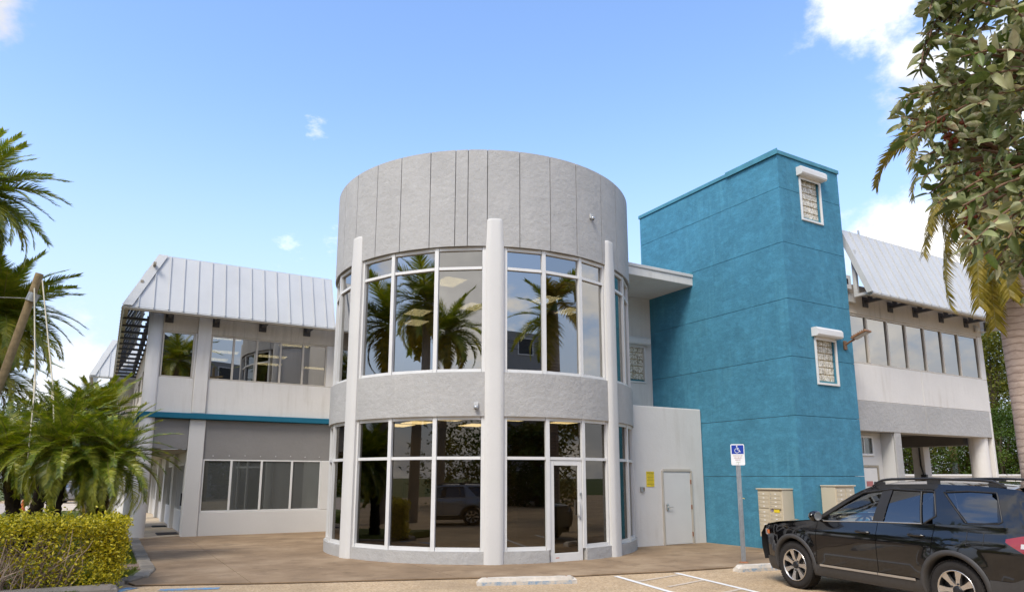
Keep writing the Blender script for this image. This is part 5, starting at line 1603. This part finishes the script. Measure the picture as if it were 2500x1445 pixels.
UPY = [frond_mesh('frond', 2.6, be, .6, 74, .040, [m_, STALK], .5, .1, i + 85, .7) for i, (be, m_) in enumerate(((75, GREEN_PALM), (105, GREEN_YEL), (120, GREEN_YEL)))]
for az, el, sc, ms, lz in ((184, -34, .72, HANG[0], 7.6), (176, -38, .70, HANG[1], 7.7), (190, -30, .66, HANG[0], 7.7), (180, -10, .85, UPY[2], 7.5), (172, 5, .8, UPY[1], 7.8), (196, 0, .8, UPY[2], 7.6), (206, -60, .90, HANG[1], 7.8), (218, -58, .99, HANG[0], 7.6), (212, -52, .95, HANG[0], 7.7), (228, -48, .97, HANG[0], 7.7), (200, -56, .92, HANG[0], 7.6), (240, -44, .9, HANG[1], 7.6), (170, -50, .9, HANG[0], 7.6), (180, 32, .85, UPY[2], 8.0), (190, 14, .9, UPY[1], 8.0), (176, 50, .8, UPY[1], 8.1), (202, 40, .85, UPY[2], 8.0),
    (300, 40, 1, UPY[0], 8), (340, 45, 1, UPY[0], 8), (20, 50, 1, UPY[0], 8), (60, 40, 1, UPY[0], 8), (100, 50, 1, UPY[0], 8), (130, 35, 1, UPY[2], 8), (0, 20, 1, UPY[2], 7.9), (270, 60, .9, UPY[0], 8)):
    o = bpy.data.objects.new('frond', ms); COL.objects.link(o); o.parent = t
    o.location = (0, 0, lz); o.rotation_euler = (random.uniform(-.2, .2), -R(el), R(az)); o.scale = (sc, sc, sc)

# silver leaved tree hanging into the top right corner
SIL = leafmat('silver_buttonwood_leaf', [(.28, (.06, .085, .018)), (.42, (.17, .20, .06)), (.54, (.33, .36, .16)), (.66, (.54, .52, .33)), (.76, (.27, .18, .08))], 1.4, .5, .22, .35, each=.55)  # lower stops paint in the dark of backlit, shaded leaves
SIL_M = leafmat('silver_leaf_mass', [(.32, (.06, .085, .018)), (.44, (.16, .19, .055)), (.53, (.31, .33, .14)), (.60, (.50, .48, .30)), (.68, (.25, .17, .075))], 20.0, .5, .22, .35)  # same backlit darkness painted into the massed leaves
SIL2 = leafmat('young_green_leaf', [(.3, (.06, .10, .015)), (.7, (.14, .19, .04))], 9.0, .42, .28, .4)
TWIG = plain('brown_twig_bark', (.17, .095, .055), .8, 0, .25, 20)
FRUIT = plain('red_brown_cone_fruit', (.17, .035, .012), .7, 0, .4, 30, .4)
def leaf_mesh(name, L, w, curl, fold, m, seed):
    rnd = random.Random(seed); b = MB(); rows = []
    for i in range(7):
        t = i / 6; wd = w * (math.sin(math.pi * min(1, .06 + .94 * t ** .85)) ** .75) * (1 if t < 1 else .0)
        if i == 0: wd = w * .08
        z = curl * L * (t * t) ; x = L * t
        wob = rnd.uniform(-.03, .03) * L
        rows.append([(x, -wd / 2, z + fold * wd + wob * .3), (x, -wd * .25, z + fold * wd * .35), (x, 0, z), (x, wd * .25, z + fold * wd * .35), (x, wd / 2, z + fold * wd - wob * .3)])
    b.grid(rows, True)
    return b.mesh(name, m, recalc=False)
LEAF = [leaf_mesh('leaf', 1, .40, -.22, .28, SIL, 1), leaf_mesh('leaf', 1, .46, .12, .35, SIL, 2), leaf_mesh('leaf', 1, .36, -.45, .20, SIL, 3), leaf_mesh('leaf', 1, .44, -.1, .15, SIL2, 4)]
bt = empty('silver_tree', (2.9, 2.1, 0), 0, 'silver leaved tree with red brown fruit hanging into the top right corner', 'tree')
TB = Vector((2.9, 2.1, 0))
b = MB(); b.tube([(0, 0, -.1), (.03, .05, 1.0), (-.05, .08, 1.9), (-.25, .12, 2.7), (-.5, .15, 3.5), (-.75, .2, 4.4)], [.16, .14, .12, .09, .06, .03], 10); b.build('trunk', TWIG, bt)
rnd = random.Random(77)
# outline of the hanging foliage in the plane of the branches (x, z), left side
def leftx(z):
    return interp([(2.40, 1.62), (2.50, 1.56), (2.62, 1.47), (2.75, 1.385), (2.87, 1.37), (2.93, 1.33), (3.05, 1.325), (3.12, 1.37), (3.25, 1.44), (3.48, 1.475), (3.8, 1.5)], z)
leaves = []
def add_leaf(p, d, roll, L, k): leaves.append((p, d, roll, L, k))
branch_pts = []
ends = []
for k in range(104):
    z = rnd.uniform(2.46, 3.75); x = leftx(z) + rnd.random() ** 1.5 * .46 + .01
    y = rnd.uniform(1.85, 2.65) 
    ends.append(Vector((x * (y / 2.2), y, 1.8 + (z - 1.8) * (y / 2.2))))
for k, (z, y) in enumerate(((2.93, 2.1), (3.02, 2.25), (3.08, 2.2), (2.99, 2.3), (2.87, 2.2), (2.80, 2.15), (2.74, 2.25), (3.2, 2.2), (3.3, 2.25), (3.42, 2.15), (2.62, 2.2), (2.55, 2.2), (2.47, 2.2), (2.52, 2.1))):
    ends.append(Vector((leftx(z) * (y / 2.2) + .015, y, 1.8 + (z - 1.8) * (y / 2.2))))
limbs = []
for k in range(7):                                     # a few limbs coming in from the trunk
    z = 2.75 + k * .15
    p0 = TB + Vector((-.1 - .07 * k, .1, 2.1 + .28 * k)); p1 = Vector((rnd.uniform(1.66, 1.95), rnd.uniform(2.0, 2.6), z + .02))
    limbs.append([p0, p0.lerp(p1, .45) + Vector((0, 0, .10)), p1])
for pts in limbs:
    b = MB(); b.tube([p - TB for p in pts], [.022, .016, .008], 6); b.build('branch', TWIG, bt)
for e in ends:
    j = min((p for pts in limbs for p in pts[1:]), key=lambda p: (p - e).length + (0 if p.x > e.x else 1))
    mid = j.lerp(e, .5) + Vector((rnd.uniform(-.03, .03), rnd.uniform(-.03, .03), rnd.uniform(.01, .07)))
    pts = [j, j.lerp(mid, .5) + Vector((0, 0, .015)), mid, mid.lerp(e, .55) + Vector((0, 0, .012)), e]
    b = MB(); b.tube([p - TB for p in pts], [.0075, .006, .005, .004, .0025], 5); b.build('twig', TWIG, bt)
    n = rnd.randint(15, 21); tot = (e - j).length
    for i in range(n):
        t = 1 - (i / n) ** 1.2 * min(1, .34 / max(tot, .01))
        f = max(0, min(.999, t)) * 4; ii = int(f); p = pts[ii].lerp(pts[ii + 1], f - ii)
        ax = (pts[ii + 1] - pts[ii]).normalized()
        a = i * 2.4 + rnd.uniform(-.5, .5)
        u = ax.cross(Vector((0, 0, 1))).normalized(); w = ax.cross(u)
        d = (u * math.cos(a) + w * math.sin(a) + ax * rnd.uniform(.3, 1.1) + Vector((0, 0, rnd.uniform(-.35, .15)))).normalized()
        add_leaf(p, d, rnd.uniform(-1.2, 1.2), rnd.uniform(.040, .068) * (1.1 if p.y < 2.0 else 1), 3 if rnd.random() < .14 else rnd.randrange(3))
# thicker mass further right, out towards the trunk
for k in range(2800):
    z = rnd.uniform(2.35, 3.9); y = rnd.uniform(1.9, 3.0); x = leftx(z) + .09 + rnd.random() * .6
    p = Vector((x * y / 2.2, y, 1.8 + (z - 1.8) * y / 2.2)); d = Vector((rnd.uniform(-1, .5), rnd.uniform(-1, 1), rnd.uniform(-.9, .5))).normalized()
    add_leaf(p, d, rnd.uniform(-1.5, 1.5), rnd.uniform(.034, .056), 3 if rnd.random() < .25 else rnd.randrange(3))
leaves.sort(key=lambda l: -l[3] / l[0].y)
stuffb = MB()
for i, (p, d, roll, L, k) in enumerate(leaves):
    q = d.to_track_quat('X', 'Z').to_matrix().to_4x4() @ Matrix.Rotation(roll, 4, 'X')
    mw = Matrix.Translation(p - TB) @ q @ Matrix.Diagonal((L, L, L, 1))
    if i < 300:
        o = bpy.data.objects.new('leaf', LEAF[k]); COL.objects.link(o); o.parent = bt; o.matrix_local = mw
    else:
        me = LEAF[k]; stuffb.cur = 1 if k == 3 else 0
        stuffb.add([tuple(mw @ v.co) for v in me.vertices], [tuple(pp.vertices) for pp in me.polygons], True)
o = stuffb.build('foliage', [SIL_M, SIL2], bt, recalc=False); o['kind'] = 'stuff'
for (x, z, y, n, dx, dz) in ((1.445, 2.975, 2.15, 22, -.06, -.02), (1.50, 2.955, 2.2, 14, .0, -.045), (1.555, 2.80, 2.15, 24, .03, -.075), (1.54, 2.70, 2.2, 18, -.01, -.09), (1.53, 2.60, 2.2, 12, .0, -.06), (1.62, 3.05, 2.3, 12, .02, -.05), (1.72, 2.83, 2.2, 14, .02, -.05), (1.66, 3.25, 2.2, 12, 0, -.04)):
    b = MB()
    for k in range(n):
        t = k / n; c = Vector((x, y, z)) + Vector((dx * t, 0, dz * t)) + Vector((rnd.uniform(-.013, .013), rnd.uniform(-.013, .013), rnd.uniform(-.013, .013))) - TB
        r = rnd.uniform(.0065, .009)
        b.lathe([(0, r), (r * .7, r * .7), (r, 0), (r * .7, -r * .7), (0, -r)], 7, c=tuple(c))
    b.tube([Vector((x, y, z + .02)) - TB, Vector((x + dx, y, z + dz)) - TB], .003, 4)
    o = b.build('fruit_cluster', FRUIT, bt); o['kind'] = 'stuff'

# clipped yellow hedge, open and twiggy on the near side
HEDGE = leafmat('golden_hedge_leaf', [(.36, (.05, .075, .006)), (.43, (.17, .18, .010)), (.50, (.55, .47, .02)), (.62, (.80, .66, .06))], 22.0, .4, .28, .4)
hg = empty('hedge', loc2w(-1.2, 13.9), TH, 'clipped yellow green hedge with bare twigs on its near side', 'hedge')
rnd = random.Random(5)
hb = MB()
A0, A1, N0, N1, HZ_ = -5.6, .38, -.55, .95, 1.10          # local box: along, across
A1 = 1.62; A0 = -3.2
def hleaf(p, s=1.0):
    d = Vector((rnd.uniform(-1, 1), rnd.uniform(-1, 1), rnd.uniform(-.6, .9))).normalized()
    u = d.cross(Vector((rnd.uniform(-1, 1), rnd.uniform(-1, 1), rnd.uniform(-1, 1)))).normalized()
    n = d.cross(u); L = rnd.uniform(.05, .085) * s; w = L * .24
    m = p + d * L * .5
    hb.add([p, m + u * w + n * w * .4, p + d * L, m - u * w + n * w * .4], [(0, 1, 2), (0, 2, 3)])
def bumpy(a, n): return .06 * math.sin(a * 4.1 + n * 2) + .045 * math.sin(a * 9 + n * 6 + 1) - .22 * max(0, a - A1 + .35) - .12 * max(0, N0 + .25 - n)
for k in range(26000):
    side = rnd.random()
    a = rnd.uniform(A0, A1); n = rnd.uniform(N0, N1); z = rnd.uniform(.05, HZ_)
    if side < .46: z = HZ_ - abs(rnd.gauss(0, .12)) + bumpy(a, n) + .05 * math.sin(a * 17 + n * 13) * math.sin(n * 21)
    elif side < .66:                                              # right end
        a = A1 - abs(rnd.gauss(0, .15)) + .09 * math.sin(z * 5 + n * 4) + .05 * math.sin(z * 11 + n * 9) - .30 * max(0, z - .75) - .25 * max(0, .35 - z)
        z = .10 + (HZ_ - .05) * rnd.random() ** .8
    elif side < .93:                                              # near face: full on the right, bare further left
        n = N0 + abs(rnd.gauss(0, .14)) + .08 * math.sin(z * 6 + a * 3) + .05 * math.sin(z * 3 + a * 8)
        bare = max(0, min(1, (A1 - 1.15 - a) / .5))
        if rnd.random() < bare * (.985 if z < HZ_ - .22 else .35): continue
    if side >= .93: n = rnd.uniform(.35, N1)
    hleaf(Vector((a, n, z)))
for k in range(110):                                              # stray sprigs
    a = rnd.uniform(A0, A1 - .15); n = rnd.uniform(N0 + .1, N1); hh = rnd.uniform(.005, .022)
    for j in range(12): hleaf(Vector((a, n, HZ_ + bumpy(a, n) + hh * j * rnd.random())) + Vector((rnd.uniform(-.05, .05), rnd.uniform(-.05, .05), 0)))
for k in range(60):                                               # tufts on the bare side
    a = rnd.uniform(A0, A1 - .6); z = rnd.uniform(.1, .8)
    for j in range(rnd.randint(5, 16)): hleaf(Vector((a, N0 + rnd.uniform(-.05, .2), z)) + Vector((rnd.gauss(0, .05), 0, rnd.gauss(0, .05))))
o = hb.build('foliage', HEDGE, hg, recalc=False); o['kind'] = 'stuff'
TW = plain('grey_brown_twig', (.40, .29, .21), .85, 0, .25, 20)
st = MB()
for k in range(280):
    a = rnd.uniform(A0 + 1, A1 - .7); n = rnd.uniform(N0 + .06, N0 + .5)
    p = Vector((a, n, 0)); d = Vector((rnd.uniform(-.5, 1.5), rnd.uniform(-.5, .1), 1)).normalized(); pts = [p.copy()]
    L = rnd.uniform(.6, 1.15)
    for j in range(5):
        p = p + d * L / 5; p.z = min(p.z, HZ_ - .06);
        p.y = max(p.y, N0 + .02)
        pts.append(p.copy()); d = (d + Vector((rnd.uniform(-.4, .4), rnd.uniform(-.3, .3), rnd.uniform(-.25, .2)))).normalized()
    r = rnd.uniform(.007, .017)
    tgt = MB() if k < 110 else st
    tgt.tube(pts, [r, r * .9, r * .8, r * .65, r * .5, r * .3], 5, False)
    if k < 110: tgt.build('branch', TW, hg)
o = st.build('twigs', TW, hg); o['kind'] = 'stuff'

# grass blades on the near lawn
GRS = leafmat('grass_blade', [(.3, (.06, .085, .010)), (.55, (.13, .16, .016)), (.75, (.22, .20, .05))], 4.0, .5, .3, .3)
gb = MB(); rnd = random.Random(8)
for k in range(30000):
    n = 12.2 + 30 * rnd.random() ** 2.2; lim = interp([(12, -1.0), (13.4, .05), (14.2, .40), (15.5, .72), (16, .80)], n)
    a = lim - rnd.random() ** 1.5 * (1.6 if n < 18 else 3.8)
    if 16.1 < n < 16.6 and a > .35: continue
    h = rnd.uniform(.03, .075); x, y = rnd.uniform(-.03, .03), rnd.uniform(-.03, .03); w = .006 + .0003 * (n - 12)
    gb.add([(a - w, n, .025), (a + w, n, .025), (a + x, n + y, .025 + h)], [(0, 1, 2)])
o = gb.build('grass', GRS, recalc=False); o.rotation_euler = (0, 0, TH); tag(o, 'short yellow green grass beside the walkway kerb', 'grass', kind='stuff')

# background trees
TG = [leafmat('tree_leaf_%d' % i, st_, .9, .5, .25, .3) for i, st_ in enumerate((
    [(.32, (.04, .055, .008)), (.50, (.11, .12, .014)), (.68, (.26, .22, .03))],
    [(.32, (.025, .050, .008)), (.50, (.065, .115, .014)), (.68, (.14, .19, .025))],
    [(.32, (.05, .055, .010)), (.52, (.115, .11, .016)), (.72, (.21, .18, .03))]))]
BK = plain('tree_bark', (.11, .08, .055), .9, 0, .3, 6, .2, 0, .6)
def tree(base, h, rad, label, m, seed, nclump=46, grp=None, leaf=.16, per=70, low=.12):
    nclump = int(nclump * 1.5); per = int(per * 1.35)
    rnd = random.Random(seed)
    t = empty('tree', base, 0, label, 'tree', grp)
    b = MB(); b.tube([(0, 0, -.2), (rnd.uniform(-.1, .1), 0, h * .25), (rnd.uniform(-.3, .3), rnd.uniform(-.3, .3), h * .55), (0, 0, h * .8)], [h * .03, h * .024, h * .016, .03], 8)
    cl = []
    for k in range(nclump):
        a = rnd.uniform(0, 6.283); r = rad * math.sqrt(rnd.random()); z = h * (low + (1 - low) * rnd.random())
        prof = math.sin(math.pi * min(1, max(0, (z / h - low) / (1 - low) * .85 + .15))) ** .6
        cl.append(Vector((r * prof * math.cos(a), r * prof * math.sin(a), z)))
    for c in cl[::5]: b.tube([(0, 0, c.z * .55), tuple(c * .6 + Vector((0, 0, c.z * .25))), tuple(c)], [.07, .04, .015], 5)
    b.build('trunk', BK, t)
    lb = MB()
    for c in cl:
        cr_ = rad * rnd.uniform(.20, .40)
        for j in range(per):
            v = Vector((rnd.gauss(0, 1), rnd.gauss(0, 1), rnd.gauss(0, .75))).normalized() * cr_ * rnd.random() ** .4
            p = c + v; d = Vector((rnd.uniform(-1, 1), rnd.uniform(-1, 1), rnd.uniform(-1, .6))).normalized(); u = d.cross(Vector((rnd.uniform(-1, 1), rnd.uniform(-1, 1), 1))).normalized()
            L = leaf * rnd.uniform(.6, 1.3)
            lb.add([p - u * L * .3, p + d * L * .5 - u * L * .1, p + d * L, p + u * L * .35], [(0, 1, 2, 3)])
    o = lb.build('crown', m, t, recalc=False); o['kind'] = 'stuff'
    return t
g = 'trees behind the right wing'
tree((27.8, 40, 0), 10.5, 4.2, 'tall olive green tree rising between the right wing and the royal palm', TG[0], 1, 70, g, .15, 270)
tree((31.5, 37, 0), 9.5, 4.0, 'olive green tree behind the royal palm trunk', TG[0], 2, 60, g, .15, 240)
tree((23.5, 41, 0), 8.0, 3.6, 'brownish tree seen through the left of the carport', TG[2], 3, 54, g, .14, 270)
tree((25.3, 36, 0), 5.2, 2.6, 'bright green bushy tree seen at the right of the carport', TG[1], 4, 46, g, .11, 300, .02)
tree((28.5, 34, 0), 5.0, 2.6, 'bright green bush at the foot of the tall olive tree', TG[1], 5, 46, g, .11, 300, .02)
tree((20.6, 40, 0), 7.0, 3.2, 'dark tree behind the carport post', TG[1], 6, 46, g, .14, 240)
tree((35.5, 42, 0), 11, 4.5, 'tall tree at the far right behind the royal palm', TG[1], 7, 60, g, .17, 240)
tree((33, 50, 0), 12.5, 6.5, 'broad dark tree furthest back behind the right wing', TG[0], 8, 60, g, .20, 300, .02)
tree((24, 50, 0), 9.5, 6.0, 'wide dark tree furthest back seen through the carport', TG[1], 9, 60, g, .20, 300, .02)
t = empty('utility_pole', (24.1, 38, 0), 0, 'brown wooden pole among the trees behind the carport', 'pole')
b = MB(); b.tube([(0, 0, -.1), (-.4, 0, 9)], [.22, .16], 10); b.build('shaft', M['wood_pole'], t)
b = MB(); b.box(-.34, -.16, -.3, -.1, 2.0, 2.6); b.build('meter_box', M['steel'], t)
t = empty('garden_wall', (19.5, 33.5, 0), R(4), 'low white wall seen beneath the carport beyond the SUV roof', 'wall')
b = MB(); b.box(-3, 5.0, -.1, .1, -.1, 1.85, .01); b.build('wall_body', M['white'], t); b = MB(); b.box(-3.05, 5.05, -.15, .15, 1.852, 1.95, .01); b.build('coping', M['white_paint'], t)
g = 'trees along the street on the left'
for k, (x, y, h, r, mi, lab) in enumerate(((-34, 58, 7.5, 4.5, 0, 'olive tree far down the left street above the parked car'), (-43, 62, 8.0, 5.0, 1, 'dark tree at the left end of the street'), (-27, 66, 6.5, 4.2, 2, 'yellowish tree beyond the walkway columns'), (-50, 50, 7, 4.5, 0, 'olive tree at the far left edge behind the cone'), (-21, 72, 8, 4.5, 1, 'dark tree behind the far end of the left wing'))):
    tree((x, y, 0), h, r, lab, TG[mi], 20 + k, 46, g, .34, 60, .02)
# silver car parked far down the street, seen between the low palm trunks
car2 = copy_tree(suv)
car2.location = (-31.0, 50.0, 0); car2.rotation_euler = (0, 0, R(175)); car2.scale = (.92, .92, .9); car2.name = 'parked_car'
tag(car2, 'grey car parked far down the left street behind the palm trunks', 'car')
GP = plain('grey_car_paint', (.16, .16, .17), .25, .4, .03, 3, .5, .8)
for ch in car2.children:
    if ch.data and ch.data.materials and ch.data.materials[0] == PAINT:
        ch.material_slots[0].link = 'OBJECT'; ch.material_slots[0].material = GP
# overhead wires beyond the right wing
t = empty('power_line', (26, 45, 0), 0, 'thin overhead wires behind the right end of the building', 'wires')
for k in range(3):
    b = MB(); b.tube([(-4 + x, 0, 10.6 - .5 * k - .0 * x + .004 * (x - 10) ** 2 * .3) for x in range(0, 31, 3)], .018, 4); b.build('wire', M['black'], t)
# ================================================================== ACROSS THE LOT, BEHIND THE PHOTOGRAPHER: what the glass mirrors
t = empty('apartment_block', (20, -17, 0), R(4), 'grey four storey block with a gable across the street, seen only mirrored in the windows', 'building')
GB = stucco('grey_block_render', (.30, .29, .28), .06, .3, .02)
b = MB(); b.box(-14, 16, -10, 0, -.1, 13.0); b.build('wall', GB, t)
b = MB(); b.add([(-14.4, .4, 13.0), (-2, .4, 13.0), (-8.2, .4, 16.0), (-14.4, -10, 13.0), (-2, -10, 13.0), (-8.2, -10, 16.0)], [(0, 1, 2), (3, 5, 4), (0, 2, 5, 3), (1, 4, 5, 2), (0, 3, 4, 1)]); b.build('roof', M['dark_steel'], t)
for i in range(9):
    for k in range(5):
        f = MB(); x = -12 + i * 3.1; z = 1.0 + k * 2.55
        f.box(x, x + 1.4, 0, .06, z, z + .08); f.box(x, x + 1.4, 0, .06, z + 1.3, z + 1.38); f.box(x, x + .08, 0, .06, z + .08, z + 1.3); f.box(x + 1.32, x + 1.4, 0, .06, z + .08, z + 1.3)
        w = f.build('window', M['frame'], t); g = MB(); g.box(x + .08, x + 1.32, .005, .02, z + .08, z + 1.3); g.build('pane', M['black'], w)
g = 'trees across the lot'
for k, (x, y, h, r, mi, lab) in enumerate(((-22, -9, 9.5, 5.0, 1, 'broad dark tree mirrored in the left rotunda glass'), (-13, -14, 8.5, 4.5, 0, 'olive tree mirrored low in the rotunda glass'), (-5, -17, 7.5, 4.2, 1, 'dark tree mirrored left of the middle pilaster'), (3, -15, 7, 4.0, 0, 'olive tree mirrored behind the entrance door'), (-32, 2, 9, 5, 0, 'olive tree mirrored at the left end of the rotunda'), (10, -11, 5.5, 3.0, 1, 'low dark tree mirrored in the left wing windows'), (18, -10, 5.0, 3.0, 1, 'low dark tree in front of the grey block'), (30, 4, 7.5, 4.0, 0, 'olive tree mirrored at the right end of the rotunda'))):
    tree((x, y, 0), h, r, lab, TG[mi], 60 + k, 46, g, .34, 60, .04)
for (bx_, by_, h, sd, lab) in ((-12.6, 6.2, 9.2, 71, 'tall feather palm mirrored in the upper left rotunda panes'), (-9.6, 2.2, 7.6, 73, 'feather palm mirrored lower in the left rotunda panes'), (-15.6, 14.0, 8.0, 79, 'feather palm mirrored in the leftmost upper rotunda pane'), (-7.2, -4.6, 9.3, 81, 'feather palm mirrored left of the middle pilaster upstairs'), (11.8, .3, 9.4, 75, 'feather palm mirrored in the left wing ribbon window'), (5.5, -2.0, 9.8, 77, 'feather palm mirrored in the single left wing window')):
    tall_palm((bx_, by_, 0), (bx_ + .2, by_, h), .2, lab, sd, 34, (1.0, 1.3), 5, 'feather palms across the lot', (78, -40))
t = empty('utility_pole', (12.0, -6.5, 0), 0, 'grey utility pole with wires mirrored in the right rotunda panes', 'pole')
b = MB(); b.tube([(0, 0, -.1), (0, 0, 10.5)], [.16, .11], 10); b.build('shaft', M['wood_pole'], t)
b = MB(); b.box(-.06, .06, -1.1, 1.1, 9.6, 9.75); b.build('crossarm', M['wood_pole'], t)
for y, z in ((-1.0, 9.78), (0, 9.9), (1.0, 9.78), (0, 8.3)):
    b = MB(); b.tube([(d, y, z - .9 + .9 * (d / 34) ** 2 if abs(d) > 34 else z - .9 * (1 - (abs(d) / 34 * 2 - 1) ** 2)) for d in range(-34, 35, 4)], .014, 4); b.build('wire', M['black'], t)
for (loc, rz, paint, lab) in (((-5.2, 2.6, 0), 165, plain('silver_car_paint', (.42, .42, .43), .25, .5, .03, 3, .5, .8), 'silver car parked across the lot, mirrored left of the middle pilaster'), ((3.6, -2.2, 0), 78, plain('white_car_paint', (.62, .62, .60), .3, 0, .03, 3, .5, .8), 'white car parked across the lot, mirrored in the entrance door')):
    c = copy_tree(suv); c.location = loc; c.rotation_euler = (0, 0, R(rz)); c.scale = (.95, .95, .86); c.name = 'parked_car'
    tag(c, lab, 'car')
    for ch in c.children:
        if ch.data and ch.data.materials and ch.data.materials[0] == PAINT:
            ch.material_slots[0].link = 'OBJECT'; ch.material_slots[0].material = paint
